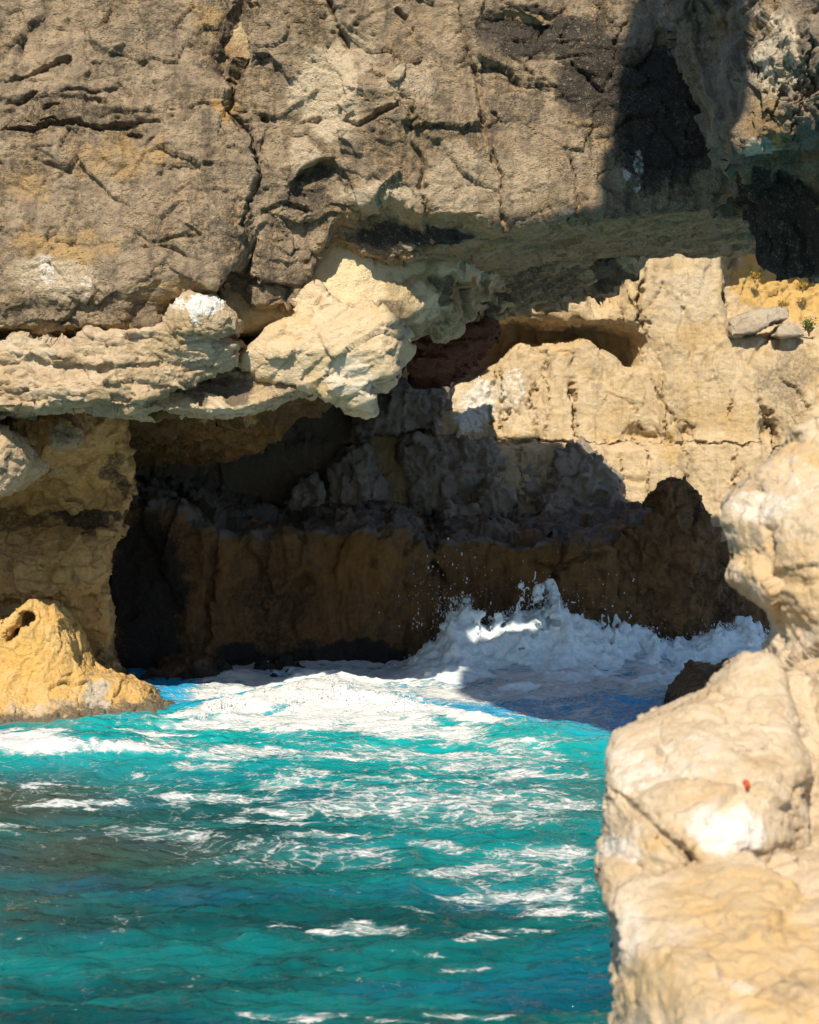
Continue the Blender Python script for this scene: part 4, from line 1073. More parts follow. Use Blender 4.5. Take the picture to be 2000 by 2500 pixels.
# ------------------------------------------------------------------ shelf in the cave
def build_shelf():
    ax = axes((-14.5, 13.5), (47.4, 60.5), (-1.4, 6.6), 0.24)
    YF = tps([(200, 1400, 49.0), (350, 1400, 49.6), (350, 1150, 50.4), (450, 1140, 50.2), (540, 1200, 50.8), (600, 1390, 50.4), (700, 1150, 50.6), (800, 1250, 50.2), (900, 1180, 50.9), (930, 1250, 51.6), (960, 1350, 51.3), (1000, 1160, 51.6), (1100, 1200, 51.3), (1200, 1250, 51.2), (1300, 1200, 51.4), (1400, 1300, 51.2), (1500, 1300, 53.0), (1650, 1250, 55.0)])
    zt = interp_x([(-300, 1050), (260, 1060), (380, 1075), (430, 1115), (470, 1128), (520, 1118), (560, 1142), (620, 1115), (700, 1106), (780, 1112), (860, 1125), (900, 1160), (940, 1135), (1030, 1135), (1100, 1150), (1200, 1128), (1290, 1122), (1380, 1098), (1500, 1110), (1560, 1250), (1900, 1250)], 51.0)
    WN = warp_noise(ax, 1.3, 221); WN2 = warp_noise(ax, 0.8, 231)
    def fn(X, Y, Z):
        X2, Z2 = X[:, 0, :] + 0 * Z[:, 0, :], 0 * X[:, 0, :] + Z[:, 0, :]
        yf = YF(X2, Z2)
        F = (yf[:, None, :] - Y) * 0.9 - 0.30 * WN
        top = zt(X) + 0.075 * np.maximum(Y - 51, 0)
        F = smax(F, Z - top - 0.25 * WN - 0.30 * WN2, 0.15)
        return np.maximum(F, Y - 60.2)
    CR = [([(905, 1170), (935, 1230), (930, 1290)], 51, 0.09, 0.4), ([(640, 1200), (625, 1260), (610, 1330)], 50.5, 0.07, 0.3), ([(450, 1130), (440, 1250), (430, 1380)], 50.2, 0.10, 0.4), ([(560, 1145), (545, 1250), (560, 1350)], 50.5, 0.06, 0.25), ([(1100, 1180), (1180, 1190), (1280, 1170)], 51.4, 0.06, 0.25), ([(1170, 1190), (1160, 1260)], 51.3, 0.05, 0.2), ([(1420, 1150), (1430, 1230), (1450, 1320)], 51.3, 0.09, 0.4), ([(780, 1130), (790, 1200)], 50.5, 0.05, 0.2)]
    def extra(P, N):
        v = np.zeros_like(P); v[:, 1] = cracks(P, CR, 17, 0.12) * np.clip(-N[:, 1] * 1.6, 0, 1); return v
    def disp(P, N):
        d = rock(P, N, 0.34, 0.12, 0.08, 0.03, 115, 2.4, (0.9, 1, 1.5), 0.04, None, 0.0, None, 0.16) + 0.16 * fbm(P, (0.7, 0.7, 2.2), 4, 117, 0.6, ridged=True)
        b, e = blocks(P, (0.6, 0.6, 0.25), 150, 0.8, 0.7)
        return d + 0.13 * b * sstep(0.4, 0.8, N[:, 2])
    def mask(P, N):
        M = masks(P, ochre=[(760, 1190, 110, 90, .6), (480, 1180, 50, 60, .35), (1150, 1200, 160, 70, .5), (880, 1260, 90, 70, .4), (1330, 1250, 90, 80, .4)], dark=[(650, 1390, 330, 50, .8), (310, 1250, 110, 240, .75), (560, 1300, 90, 120, .45), (1050, 1350, 260, 40, .5)])  # left dark patch paints in the shade of the cave hollow
        g = np.clip(1 + 1.6 * fbm(P, 0.7, 4, 118, 0.6), 0, 1.3) * sstep(0.1, 0.9, N[:, 2] + 0.5 * fbm(P, 0.5, 3, 119)) * sstep(W(0, 1200, 51)[2], W(0, 1150, 51)[2], P[:, 2])   # grey bare rock of the shelf top
        M[:, 3] = np.maximum(M[:, 3], g * 0.8)
        return M
    return mass('rock_shelf', ax, fn, 2, disp, mask, M_shelf, extra=extra, label='dark brown rock shelf along the back of the cave', cat='rock shelf')
shelf = build_shelf()
poly_rock('pinnacle', [(1290, 1140), (1345, 1105), (1383, 1092), (1398, 1052), (1415, 1022), (1440, 1014), (1452, 1008), (1470, 1018), (1478, 1050), (1492, 1080), (1512, 1110), (1532, 1145), (1545, 1190), (1575, 1260), (1590, 1330), (1600, 1600), (1300, 1600)], 51.6,
          [(1350, 1150, 51.3), (1440, 1030, 51.9), (1440, 1150, 51.2), (1440, 1300, 50.9), (1520, 1200, 52.2), (1560, 1300, 52.6), (1340, 1300, 51.2)], 55.0, 0.18, 2,
          rd(0.26, 0.12, 0.06, 121, 0.8, 0.05, (0.7, 1, 1.2), 0, 0, 0.1), lambda P, N: masks(P, dark=[(1480, 1060, 20, 40, .6), (1540, 1250, 50, 100, .5)]), M_shelf, shelf, label='pointed brown pinnacle at the right end of the shelf')

# boulders and slabs leaning on the far wall, on top of the shelf
def bld(poly, Yr, front, back, seed, label, mat=M_greyb, d=0.14, cat='boulder', name='shelf_boulder', grp='boulders on the cave shelf', lv=1, amp=1.0, **kw):
    xs = [p[0] for p in poly]; ys = [p[1] for p in poly]
    cx, cy = sum(xs) / len(xs), sum(ys) / len(ys)
    ctrl = [(cx, cy, front), (min(xs), cy, front + .35), (max(xs), cy, front + .35), (cx, min(ys), front + .6), (cx, max(ys), front - .1)]
    return poly_rock(name, poly, Yr, ctrl, back, d, lv, (lambda P, N: amp * rock(P, N, 0.30, 0.14, 0.06, 0.03, seed, 0.8, (.8, 1, 1.2), 0, None, 0, None, 0.1)), lambda P, N: masks(P, pale=[(cx, cy, 60, 40, .3)], seed=seed), mat, seed=seed, label=label, cat=cat, group=grp, **kw)
bld([(1150, 1085), (1158, 1010), (1172, 960), (1185, 934), (1215, 925), (1242, 938), (1268, 962), (1298, 1000), (1306, 1040), (1318, 1085)], 58.6, 57.6, 60.2, 501, 'big rounded grey boulder where cave shadow meets sunlit wall')
bld([(1000, 1085), (1003, 1035), (1025, 1005), (1052, 1012), (1080, 1040), (1085, 1085)], 57.4, 56.6, 59.0, 503, 'dark squat boulder left of the big rounded boulder')
bld([(870, 1080), (862, 1000), (838, 940), (850, 915), (905, 918), (985, 925), (1040, 935), (1060, 980), (1030, 1030), (1010, 1080)], 59.0, 58.2, 60.2, 505, 'broad upright grey slab against the wall below the sunlight edge', cat='rock slab')
bld([(1085, 1060), (1100, 1000), (1090, 950), (1140, 935), (1165, 950), (1160, 1070)], 59.4, 58.9, 60.4, 507, 'dark narrow slab wedged between grey slab and rounded boulder', cat='rock slab')
bld([(690, 1075), (700, 1010), (720, 950), (770, 935), (790, 985), (815, 1030), (815, 1075)], 58.6, 57.9, 60.2, 509, 'tilted pale grey slab deep in cave shade', cat='rock slab')
bld([(600, 1090), (610, 1030), (650, 1000), (680, 1020), (690, 1090)], 58.0, 57.2, 60.0, 511, 'dim boulder at the dark left end of shelf')
bld([(1130, 1082), (1140, 1055), (1170, 1048), (1195, 1062), (1200, 1085)], 56.6, 56.1, 57.6, 513, 'small round stone in front of the big rounded boulder', d=0.09)
bld([(930, 1090), (945, 1070), (1000, 1066), (1010, 1092)], 56.0, 55.5, 57.0, 515, 'low flat stone on shelf before the dark squat boulder', d=0.09)
bld([(750, 915), (752, 860), (800, 815), (850, 800), (940, 798), (942, 850), (925, 912)], 59.6, 58.9, 60.6, 517, 'shaded mauve grey block beneath the red bed', cat='rock block')

# rocks at the waterline
bld([(290, 1500), (300, 1420), (340, 1400), (420, 1397), (470, 1412), (485, 1450), (470, 1500)], 46.8, 46.0, 48.5, 521, 'low dark rock at the waterline inside cave mouth', M_wetdark, cat='rock', name='waterline_rock', grp='rocks at the waterline')
bld([(530, 1460), (545, 1412), (590, 1404), (622, 1420), (630, 1460)], 48.4, 47.9, 49.6, 523, 'small dark rock at the foot of the shelf', M_wetdark, cat='rock', name='waterline_rock', grp='rocks at the waterline', d=0.10)
poly_rock('waterline_rock', [(1405, 1560), (1420, 1498), (1448, 1450), (1478, 1412), (1510, 1410), (1530, 1416), (1570, 1405), (1640, 1400), (1700, 1420), (1760, 1560)], 39.6,
          [(1450, 1490, 39.0), (1520, 1420, 40.0), (1520, 1480, 38.8), (1600, 1450, 39.2), (1600, 1520, 38.6), (1430, 1530, 38.9), (1700, 1500, 39.0)], 41.8, 0.13, 2,
          rd(0.12, 0.06, 0.03, 125, 0.7, 0.02), lambda P, N: masks(P), M_wetdark, label='wedge of dark wet rock rising from foam behind foreground rock', cat='rock', group='rocks at the waterline')

# loose slab and stone on the upper ledge of the far wall, and a shrub
bld([(1535, 708), (1538, 672), (1580, 655), (1650, 640), (1668, 645), (1662, 672), (1625, 682), (1585, 706)], 59.2, 58.9, 60.6, 531, 'long tilted slab lying on the upper ledge of the sunlit wall', M_slab, cat='rock slab', name='ledge_stone', grp='stones on the upper ledge', d=0.09, amp=0.3, warp=0.04)
bld([(1622, 710), (1640, 688), (1665, 678), (1688, 690), (1692, 708)], 59.2, 58.9, 60.2, 533, 'small stone just right of the tilted slab on upper ledge', M_slab, cat='stone', name='ledge_stone', grp='stones on the upper ledge', d=0.07, amp=0.3, warp=0.04)

# ------------------------------------------------------------------ headland on the right
def build_head():
    ax = axes((3.6, 13.5), (28.2, 38.5), (7.8, 16.8), 0.13, (17.4, 18.2, 19.2, 20.4))
    V = poly_w([(1400, -900), (1400, 0), (1425, 60), (1455, 120), (1480, 180), (1500, 240), (1505, 290), (1527, 320), (1532, 345), (1560, 360), (1585, 400), (1596, 470), (1600, 545), (1625, 575), (1660, 592), (1690, 614), (1760, 610), (2400, 560), (2400, -900)], 33.4)
    YF = tps([(1420, 0, 34.4), (1480, 150, 34.2), (1510, 290, 33.6), (1560, 60, 33.6), (1560, 200, 33.2), (1640, 60, 32.0), (1650, 150, 32.0), (1690, 30, 31.6), (1600, 290, 32.3), (1540, 330, 32.9), (1640, 260, 32.2), (1700, 230, 31.7), (1640, 400, 34.0), (1600, 480, 34.3), (1690, 500, 34.2), (1700, 380, 33.4), (1800, 200, 31.2), (1800, 500, 33.8), (1690, 600, 34.6)])
    def rec(X, Z, poly, d, soft):
        return d * sstep(soft, -soft, poly_sd(X, Z, poly_w(poly, 32.6)))
    WN = warp_noise(ax, 1.0, 241)
    def fn(X, Y, Z):
        X2, Z2 = X[:, 0, :] + 0 * Z[:, 0, :], 0 * X[:, 0, :] + Z[:, 0, :]
        yf = YF(X2, np.minimum(Z2, 16))
        yf += rec(X2, Z2, [(1540, 352), (1560, 318), (1640, 302), (1760, 330), (1760, 660), (1600, 660), (1580, 400)], 1.1, 0.12)
        yf += rec(X2, Z2, [(1655, 0), (1700, 40), (1720, 90), (1700, 80), (1670, 40)], 0.4, 0.08)
        F = smax(poly_sd(X2, Z2, V)[:, None, :] - 0.14 * WN + 0.21 * np.maximum(Y - 33.4, 0), (yf[:, None, :] - Y) * 0.8 - 0.22 * WN, 0.25)
        F = smax(F, Y - 38.2, 0.2)
        return np.maximum(F, Z - 16.2 + 0.25 * (X - 6))
    CR = [([(1640, 250), (1650, 180), (1648, 100), (1640, 0)], 32.0, 0.06, 0.25), ([(1690, 300), (1680, 180), (1690, 90)], 31.8, 0.06, 0.25), ([(1600, 60), (1610, 150), (1640, 230)], 32.4, 0.05, 0.2)]
    def extra(P, N):
        v = np.zeros_like(P); v[:, 1] = cracks(P, CR, 27, 0.15) * np.clip(-N[:, 1] * 1.6, 0, 1); return v
    def mask(P, N):
        return masks(P, pale=[(1640, 120, 60, 120, .6), (1600, 310, 70, 20, .7), (1540, 20, 30, 30, .4)], ochre=[(1650, 290, 30, 14, .8), (1640, 380, 60, 30, .4)], dark=[(1660, 480, 120, 140, 1.0), (1590, 400, 40, 60, .8), (1470, 100, 40, 120, .4), (1700, 60, 30, 40, .4)])  # lower dark patches paint shade into the underside of the overhang
    return mass('headland_rock', ax, fn, 2, rd(0.24, 0.12, 0.06, 131, 1.0, 0.02, (1, 1, 1.3), 0.08, 0, 0.06), mask, M_head, extra=extra, label='craggy grey overhanging rock mass at the upper right edge', cat='rock mass')
head = build_head()

# unseen rock added above the view, outlined along the sun rays; it shades the right of the cliff and the cave water
def build_shade_caster():
    q = [(3.0, 13.2), (1.6, 14.6), (0.4, 17.2), (-1.4, 19.4), (-3.4, 22.4), (-3.8, 27.2), (-4.6, 28.0), (-1.0, 28.7), (0.8, 28.9), (1.0, 30), (1.9, 35.5), (4.0, 36.0), (4.1, 30.0), (4.1, 25.2), (3.6, 24.8), (3.6, 23.6), (4.6, 22.4), (5.5, 21.4), (16, 19), (16, 12.9)]
    V = np.array(q)
    ax = axes((-6.6, 17.0), (18.2, 22.0), (12.0, 37.0), 0.30)
    WN = warp_noise(ax, 2.0, 251)
    def fn(X, Y, Z):
        Xs, Zs = X - SXY * (Y - 20), Z + (Y - 20) / SY
        F = poly_sd(np.broadcast_to(Xs, (len(ax[0]), len(ax[1]), len(ax[2]))), np.broadcast_to(Zs, (len(ax[0]), len(ax[1]), len(ax[2]))), V) - 0.15 * WN
        F = smax(F, np.abs(Y - 20.0) - 1.5 - 0.3 * WN, 0.4)
        return np.maximum(F, 12.5 + 0.0 * X - Z)
    return mass('shade_caster', ax, fn, 0, rd(0.25, 0.10, 0.05, 133, 1.2), None, M_head, head, label='unseen added rock that shades the cliff and the cave water')
build_shade_caster()

# ------------------------------------------------------------------ foreground rock, out of focus
def fmask(seed, **kw):
    return lambda P, N: masks(P, seed=seed, **kw)
FD = lambda seed: (lambda P, N: rock(P * 2.0, N, 0.13, 0.055, 0.04, 0.03, seed, 1.8, (1.2, 1, .8), 0.08, None, 0.05, None, 0.05) * 0.7)
fore = poly_rock('foreground_rock', [(1588, 1385), (1640, 1340), (1700, 1360), (1760, 1380), (2100, 1380), (2100, 3600), (1400, 3600), (1310, 1960), (1262, 1890), (1240, 1850), (1245, 1792), (1285, 1748), (1285, 1725), (1255, 1712), (1250, 1698), (1280, 1688), (1262, 1672), (1255, 1650), (1300, 1572), (1350, 1540), (1420, 1508), (1520, 1455), (1562, 1430)], 12.0,
          [(1600, 1390, 13.2), (1700, 1400, 13.0), (1500, 1480, 12.8), (1640, 1480, 12.6), (1350, 1560, 12.5), (1500, 1560, 12.1), (1650, 1580, 12.0), (1300, 1640, 12.1), (1400, 1650, 11.7), (1550, 1650, 11.5), (1680, 1650, 11.8), (1270, 1780, 11.8), (1350, 1780, 11.35), (1500, 1780, 11.1), (1620, 1780, 11.2), (1700, 1800, 11.7), (1300, 1880, 11.4), (1450, 1880, 11.2), (1600, 1870, 11.3), (1450, 2300, 10.8), (1700, 2300, 10.9), (1900, 1500, 12.9), (1900, 1800, 11.8)], 15.5, 0.075, 2,
          FD(141), fmask(21, pale=[(1540, 1750, 110, 80, .75), (1350, 1620, 90, 60, .5), (1300, 1800, 60, 50, .6), (1450, 1600, 120, 60, .4)], ochre=[(1560, 1830, 130, 20, .5), (1380, 1790, 50, 20, .6), (1470, 1690, 50, 16, .45)], dark=[(1700, 1750, 30, 100, .4)], white=[(1550, 1760, 60, 50, .35)]),
          M_fore, slope=0.16, shrink=0.025, warp=0.05, k=0.10, zfloor=-0.6,
          fine_fn=lambda X, Z: 0.45 * sstep(0.03, -0.05, poly_sd(X, Z, poly_w([(1690, 1900), (1685, 1700), (1700, 1560), (1708, 1430), (1800, 1400), (1800, 1900)], 12.0)))
          + 0.18 * sstep(0.02, -0.02, poly_sd(X, Z, poly_w([(1262, 1716), (1290, 1700), (1296, 1736), (1275, 1750)], 12.0))),
          extra=lambda P, N: np.c_[np.zeros(len(P)), cracks(P, [([(1300, 1690), (1340, 1715), (1390, 1745), (1420, 1765), (1450, 1810)], 11.6, 0.035, 0.16), ([(1255, 1688), (1300, 1700)], 11.9, 0.03, 0.14), ([(1250, 1850), (1262, 1800), (1300, 1775)], 11.7, 0.03, 0.16), ([(1380, 1755), (1410, 1790)], 11.5, 0.03, 0.1), ([(1400, 1880), (1440, 1870)], 11.3, 0.02, 0.06), ([(1460, 1610), (1560, 1600), (1660, 1605)], 11.8, 0.02, 0.05)], 33, 0.02), np.zeros(len(P))],
          label='blurred pale limestone rock in the right foreground', cat='rock')
poly_rock('upper_outcrop', [(1652, 878), (1700, 872), (1760, 868), (2100, 850), (2100, 1700), (1640, 1500), (1600, 1420), (1588, 1392), (1632, 1352), (1637, 1310), (1602, 1270), (1570, 1240), (1535, 1222), (1540, 1190), (1557, 1165), (1550, 1145), (1515, 1100), (1508, 1055), (1540, 1000), (1600, 965), (1638, 935), (1648, 905)], 15.0,
          [(1690, 880, 15.2), (1680, 930, 15.0), (1560, 1020, 15.0), (1660, 1020, 14.5), (1530, 1080, 14.9), (1640, 1100, 14.2), (1560, 1160, 14.8), (1550, 1215, 14.6), (1650, 1200, 14.0), (1640, 1300, 14.3), (1720, 1300, 13.7), (1640, 1380, 13.9), (1720, 1400, 13.2), (1800, 1000, 14.5), (1800, 1300, 13.6), (1800, 1500, 13.0)], 18.5, 0.09, 2,
          FD(151), fmask(31, pale=[(1600, 1060, 90, 50, .5), (1680, 1000, 60, 60, .4)], ochre=[(1690, 960, 100, 60, .52), (1640, 1180, 130, 60, .54), (1690, 1250, 90, 80, .54), (1600, 1120, 90, 20, .45), (1580, 1000, 70, 24, .42)], dark=[(1600, 1300, 36, 40, .4)]),
          M_fore, fore, slope=0.24, warp=0.06, k=0.10,
          fine_fn=lambda X, Z: 0.7 * sstep(0.05, -0.05, poly_sd(X, Z, poly_w([(1540, 1226), (1600, 1262), (1650, 1290), (1665, 1320), (1660, 1370), (1610, 1400), (1560, 1350)], 14.8)))
          + 0.3 * sstep(0.03, -0.03, poly_sd(X, Z, poly_w([(1650, 905), (1690, 915), (1690, 932), (1648, 935)], 15.0))) + 0.25 * sstep(0.03, -0.03, poly_sd(X, Z, poly_w([(1552, 1142), (1600, 1150), (1595, 1172), (1560, 1185)], 14.8))),
          label='sandy upper outcrop of the foreground rock')
poly_rock('lower_outcrop', [(1258, 1888), (1300, 1850), (1400, 1845), (1500, 1850), (1620, 1840), (1700, 1815), (2100, 1805), (2100, 3800), (1420, 3800), (1330, 2400), (1304, 2160), (1292, 2050), (1266, 1970)], 10.4,
          [(1290, 1900, 11.0), (1400, 1890, 10.9), (1500, 1900, 10.8), (1650, 1880, 10.8), (1300, 1990, 10.6), (1450, 2000, 10.1), (1600, 2000, 9.9), (1320, 2120, 10.4), (1450, 2130, 9.6), (1600, 2130, 9.4), (1700, 2000, 9.9), (1700, 2150, 9.3), (1500, 2500, 9.0), (1900, 2000, 9.8), (1900, 2500, 9.0), (1500, 3600, 9.0)], 13.5, 0.085, 2,
          FD(161), fmask(41, pale=[(1330, 1960, 60, 80, .5), (1550, 2060, 60, 30, .5)], ochre=[(1550, 1900, 240, 70, .58), (1620, 2000, 220, 100, .60), (1450, 2080, 180, 110, .54), (1650, 2120, 140, 90, .60)], dark=[(1600, 1962, 140, 26, .40), (1660, 2090, 70, 70, .44), (1480, 1922, 90, 18, .36), (1540, 2030, 80, 14, .34), (1340, 2050, 20, 60, .3)]),
          M_fore, fore, slope=0.10, shrink=0.03, warp=0.05, k=0.12, zfloor=-0.6, label='brown streaked lower outcrop of the foreground rock')

# ------------------------------------------------------------------ spray: flying droplets and torn water above the breakers
def foam_material():
    m, t = nt('surf_foam')
    pos = nd(t, 'ShaderNodeNewGeometry').outputs['Position']
    n = noise_n(t, pos, 7.0, 4, 0.7)
    col = mixc(t, ramp(t, n, 0.38, 0.62), (0.62, 0.78, 0.84), (0.90, 0.92, 0.93))
    bp = nd(t, 'ShaderNodeBump', {'Strength': 0.6, 'Distance': 0.08, 'Height': n})
    bs = nd(t, 'ShaderNodeBsdfPrincipled', {'Base Color': col, 'Roughness': 0.75, 'IOR': 1.33, 'Normal': bp.outputs[0]})
    nd(t, 'ShaderNodeOutputMaterial', {0: bs.outputs[0]})
    return m
M_foam = foam_material()

def build_surf(name, x, y, z, d, hfun, seed, label, tear=1.0):
    # torn, hollowed body of white water: a height envelope cut by turbulent noise
    ax = axes(x, y, z, d)
    g = np.stack(np.meshgrid(*ax, indexing='ij'), -1).reshape(-1, 3)
    n = fbm(g, (0.55, 0.7, 0.75), 4, seed, 0.62).reshape([len(a) for a in ax])
    rdg = fbm(g, (0.42, 0.5, 0.9), 3, seed + 5, 0.6, ridged=True).reshape(n.shape)
    X2, Y2 = np.meshgrid(ax[0], ax[1], indexing='ij')
    H = hfun(X2, Y2)[:, :, None]
    Z = ax[2][None, None, :]
    up = np.clip(Z / np.maximum(H, 0.12), 0, 1.6)
    F = (Z - H) * 0.55 + tear * (0.25 + 0.55 * up) * np.maximum(H, 0.1) * (-0.75 * n - 0.30 * rdg + 0.10 * up)
    F = np.where(H < 0.08, 0.5, F)
    V, Q = surface_nets(F, ax)
    V = smooth(V, Q, 1, 0.4)
    N, _ = normals(V, Q)
    V = V + N * (0.05 * fbm(V, 0.16, 3, seed + 9, 0.6))[:, None]
    return add_obj(name, new_mesh(name, V, Q), M_foam, kind='stuff', label=label)

def h_far(X, Y):
    sh = np.interp(X, SPLX, SPLH, left=0.0, right=0.6); sy = np.interp(X, SPLX, SPLY)
    e = np.exp(-((Y - sy + 0.35) / np.where(Y < sy, 1.5, 0.8)) ** 2)
    return 1.02 * sh * e
def h_crest(X, Y):
    d, ch, side = crest_dist(X, Y)
    return 0.95 * ch * np.exp(-(d / np.where(side > 0, 0.75, 0.55)) ** 2) * sstep(0.16, 0.26, ch)
def h_lump(X, Y):
    e = 0.42 * np.exp(-(((X + 2.3) / 1.5) ** 2 + ((Y - 45.6) / 0.8) ** 2)) + 0.5 * np.exp(-(((X - 7.0) / 1.6) ** 2 + ((Y - 44.0) / 1.0) ** 2)) + 0.45 * np.exp(-(((X - 1.2) / 1.3) ** 2 + ((Y - 46.5) / 0.8) ** 2)) + 0.4 * np.exp(-(((X - 4.6) / 1.2) ** 2 + ((Y - 46.0) / 0.7) ** 2)) + 0.34 * np.exp(-(((X - 3.2) / 1.3) ** 2 + ((Y - 43.4) / 0.6) ** 2))
    return e
build_surf('splash_wave', (-1.8, 10.8), (47.2, 51.8), (-0.2, 3.1), 0.075, h_far, 601, 'churning blue white splash breaking on the cave shelf', 0.85)
build_surf('breaking_wave', (-6.8, 3.0), (36.2, 42.2), (-0.1, 1.25), 0.055, h_crest, 611, 'sunlit white breaking wave crest before the cave mouth', 0.9)
build_surf('surging_foam', (-4.6, 9.6), (42.6, 48.6), (-0.2, 1.5), 0.08, h_lump, 621, 'shaded lumps of surging foam inside the cave mouth', 0.9)

def build_spray():
    r = np.random.RandomState(12)
    pts = []; rad = []
    def jet(x, Y, z0, z1, n, sx, sy, bias=1.6, rmin=0.006, rmax=0.03):
        t = r.rand(n) ** bias
        px_ = x + r.normal(size=n) * sx * (0.25 + 0.75 * t); py_ = Y + r.normal(size=n) * sy
        pz_ = z0 + (z1 - z0) * t + r.normal(size=n) * 0.03
        pts.append(np.stack([px_, py_, pz_], 1)); rad.append(rmin + (rmax - rmin) * r.rand(n) ** 5)
    # ragged curtain on the far wall
    xs = np.linspace(SPLX[0], SPLX[-1], 260)
    for x in xs:
        h = np.interp(x, SPLX, SPLH); y = np.interp(x, SPLX, SPLY)
        k = r.rand()
        jet(x, y - 0.1, h * 0.35, h * (0.85 + 0.45 * k * k), int(80 + 75 * h), 0.11, 0.28, 1.3, 0.004, 0.026)
    for cx, top, n, sp in ((955, 1255, 420, .22), (985, 1258, 260, .15), (1160, 1238, 520, .16), (1175, 1262, 260, .12), (1080, 1288, 220, .2), (1340, 1318, 260, .3), (1540, 1312, 320, .5), (1250, 1315, 200, .3)):
        x, y, z = W(cx, top, 49.9)
        jet(x, y, z * 0.5, z, n, sp, 0.2, 1.0)
    # droplets flung high against the dark rock
    n = 420
    cx = np.r_[r.normal(940, 50, n // 2), r.normal(1150, 110, n - n // 2)]; cy = 1330 - np.abs(r.normal(0, 70, n))
    pts.append(np.array([W(a, b, 49.6 + 0.5 * r.rand()) for a, b in zip(cx, cy)])); rad.append(0.008 + 0.02 * r.rand(n) ** 3)
    # sunlit crest
    for i in range(len(CREST) - 1):
        if CREST_H[i] < 0.2:
            continue
        for q in range(44):
            t = r.rand(); c = CREST[i] * (1 - t) + CREST[i + 1] * t; hh = CREST_H[i] * (1 - t) + CREST_H[i + 1] * t
            k = r.rand()
            jet(c[0], c[1] + r.normal() * 0.3, hh * 0.7, hh * (1.1 + 0.7 * k ** 3), 20, 0.12, 0.15, 1.3, 0.006, 0.026)
    for cx, cy, Y in ((812, 1468, 38.5), (960, 1510, 37.6), (690, 1425, 41.5), (470, 1455, 39.5), (620, 1450, 40.0), (1330, 1470, 43), (1250, 1480, 42)):
        x, y, z = W(cx, cy, Y)
        jet(x, y, 0.15, z, 160, 0.14, 0.12, 1.2)
    P = np.concatenate(pts); R = np.concatenate(rad)
    keep = P[:, 2] > 0.05
    P, R = P[keep], R[keep]
    oc = np.array([(1, 1, 1), (-1, -1, 1), (-1, 1, -1), (1, -1, -1)], float) * 0.8
    tri = np.array([(0, 2, 1), (0, 1, 3), (0, 3, 2), (1, 2, 3)])
    st = np.stack([np.ones(len(P)), np.ones(len(P)), 1 + 1.2 * r.rand(len(P))], 1)
    V = (P[:, None, :] + oc[None] * (R[:, None] * st)[:, None, :]).reshape(-1, 3)
    Q = (tri[None] + (np.arange(len(P)) * 4)[:, None, None]).reshape(-1, 3)
    m, t = nt('spray_white')
    bs = nd(t, 'ShaderNodeBsdfPrincipled', {'Base Color': (0.88, 0.91, 0.93, 1), 'Roughness': 0.35, 'IOR': 1.33})
    nd(t, 'ShaderNodeOutputMaterial', {0: bs.outputs[0]})
    return add_obj('spray', new_mesh('spray', V, Q), m, kind='stuff', label='white spray and droplets thrown up by the breaking waves')
build_spray()

# ------------------------------------------------------------------ shrub and dry tufts on the upper ledge of the far wall
def leaf_mat(name, c):
    m, t = nt(name)
    g = nd(t, 'ShaderNodeNewGeometry').outputs['Position']
    col = mixc(t, noise_n(t, g, 6.0, 2), c, tuple(k * 0.55 for k in c))
    bs = nd(t, 'ShaderNodeBsdfPrincipled', {'Base Color': col, 'Roughness': 0.7, 'Specular IOR Level': 0.2})
    nd(t, 'ShaderNodeOutputMaterial', {0: bs.outputs[0]})
    return m
M_leaf = leaf_mat('shrub_leaf', (0.10, 0.14, 0.025))
M_dry = leaf_mat('dry_leaf', (0.42, 0.29, 0.06))
M_twig = leaf_mat('twig', (0.14, 0.09, 0.05))

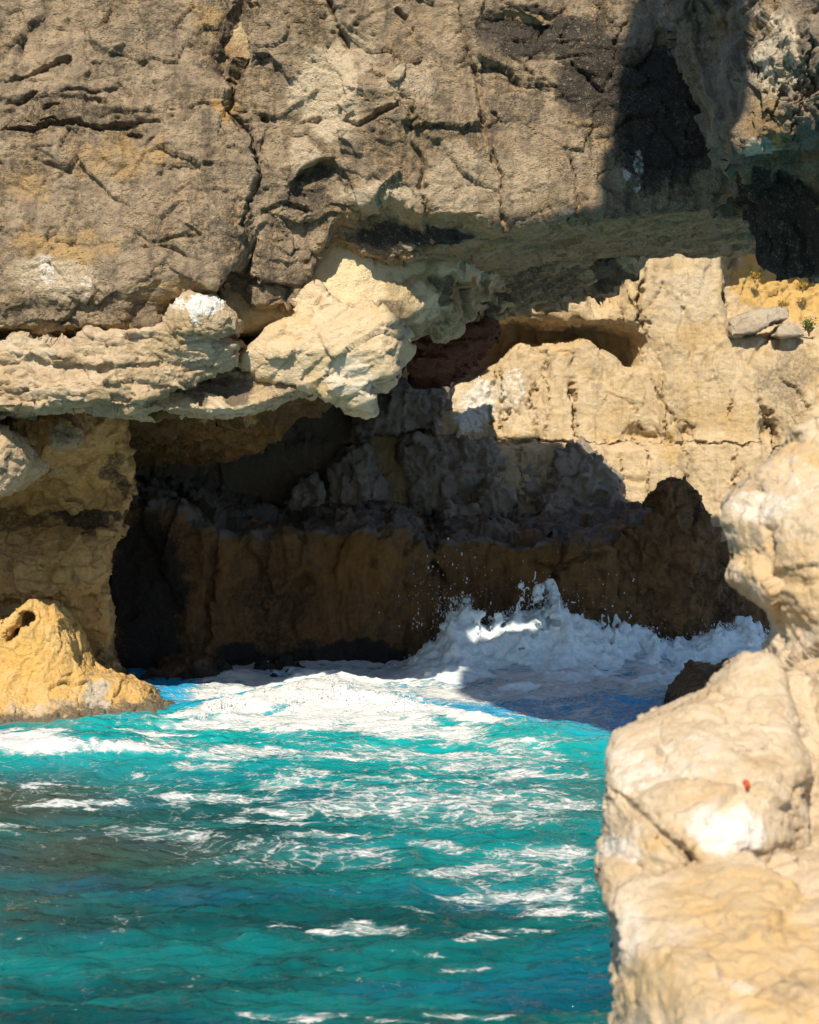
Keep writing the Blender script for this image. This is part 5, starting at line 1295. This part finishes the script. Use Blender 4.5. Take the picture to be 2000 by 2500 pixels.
def shrub(x, y, Y, rx, rz, n, mat, label, name, cat, seed, grp=None):
    r = np.random.RandomState(seed)
    b = np.array(W(x, y, Y))
    d = r.normal(size=(n, 3)); d /= np.linalg.norm(d, axis=1)[:, None]
    d *= (r.rand(n, 1) ** 0.5)
    c = np.stack([d[:, 0] * rx, d[:, 1] * rx * 0.8, rz * (0.55 + 0.55 * d[:, 2])], 1) * (0.75 + 0.5 * r.rand(n, 1))
    u = r.normal(size=(n, 3)); u[:, 2] = np.abs(u[:, 2]) + 0.4; u /= np.linalg.norm(u, axis=1)[:, None]
    v = np.cross(u, r.normal(size=(n, 3))); v /= np.linalg.norm(v, axis=1)[:, None]
    L = (0.05 + 0.05 * r.rand(n, 1)); Wd = L * 0.33
    V = np.stack([c, c + u * L * .5 + v * Wd, c + u * L, c + u * L * .5 - v * Wd], 1).reshape(-1, 3)
    Q = np.arange(4 * n).reshape(-1, 4)
    root = bpy.data.objects.new(name, None); coll.objects.link(root); root.location = b
    root['label'] = label; root['category'] = cat
    if grp:
        root['group'] = grp
    add_obj('foliage', new_mesh('foliage', V, Q), mat, root, b)
    k = 7; tv = []; tq = []
    for i in range(k):
        a = c[r.randint(n)] * 0.9; w = 0.012
        o = len(tv)
        for p, ww in ((np.array((0, 0, -0.12)), w), (a, w * 0.4)):
            tv += [p + (ww, 0, 0), p + (-ww * .5, ww * .87, 0), p + (-ww * .5, -ww * .87, 0)]
        tq += [(o, o + 1, o + 4, o + 3), (o + 1, o + 2, o + 5, o + 4), (o + 2, o, o + 3, o + 5)]
    add_obj('stem', new_mesh('stem', np.array(tv), np.array(tq)), M_twig, root, b)
shrub(1703, 702, 59.6, 0.26, 0.50, 420, M_leaf, 'small green shrub on the upper ledge beside the stones', 'shrub', 'shrub', 3)
shrub(1648, 652, 61.0, 0.22, 0.30, 220, M_dry, 'dry yellow tuft on the ochre rock above the tilted slab', 'dry_tuft', 'plant', 4, 'tufts on the ochre rock')
shrub(1590, 590, 61.6, 0.20, 0.26, 180, M_dry, 'dry yellow tuft high on the ochre rock under the arch', 'dry_tuft', 'plant', 5, 'tufts on the ochre rock')
shrub(1690, 610, 61.8, 0.22, 0.28, 180, M_dry, 'dry yellow tuft beside the dark overhang at right', 'dry_tuft', 'plant', 6, 'tufts on the ochre rock')

# small reddish chip lying on the foreground rock
_c = np.array(W(1573, 1652, 11.45))
_ang = np.linspace(0, 2 * math.pi, 7)[:-1]
_v = np.array([(0.022 * math.cos(a) * (1 + .3 * math.sin(3 * a)), -0.015, 0.030 * math.sin(a) + 0.004 * math.cos(2 * a)) for a in _ang] + [(0, -0.03, 0.002)] + [(0.022 * math.cos(a), 0.05, 0.030 * math.sin(a)) for a in _ang])
_q = [(i, (i + 1) % 6, 6) for i in range(6)]
_q2 = [((i + 1) % 6, i, 7 + i) for i in range(6)] + [((i + 1) % 6, 7 + i, 7 + (i + 1) % 6) for i in range(6)]
m_chip, t_ = nt('red_chip')
_b = nd(t_, 'ShaderNodeBsdfPrincipled', {'Base Color': (0.50, 0.07, 0.02, 1), 'Roughness': 0.7})
nd(t_, 'ShaderNodeOutputMaterial', {0: _b.outputs[0]})
add_obj('red_chip', new_mesh('red_chip', _v, np.array(_q + _q2)), m_chip, None, _c, label='tiny red fleck on the pale foreground rock', cat='stone chip')
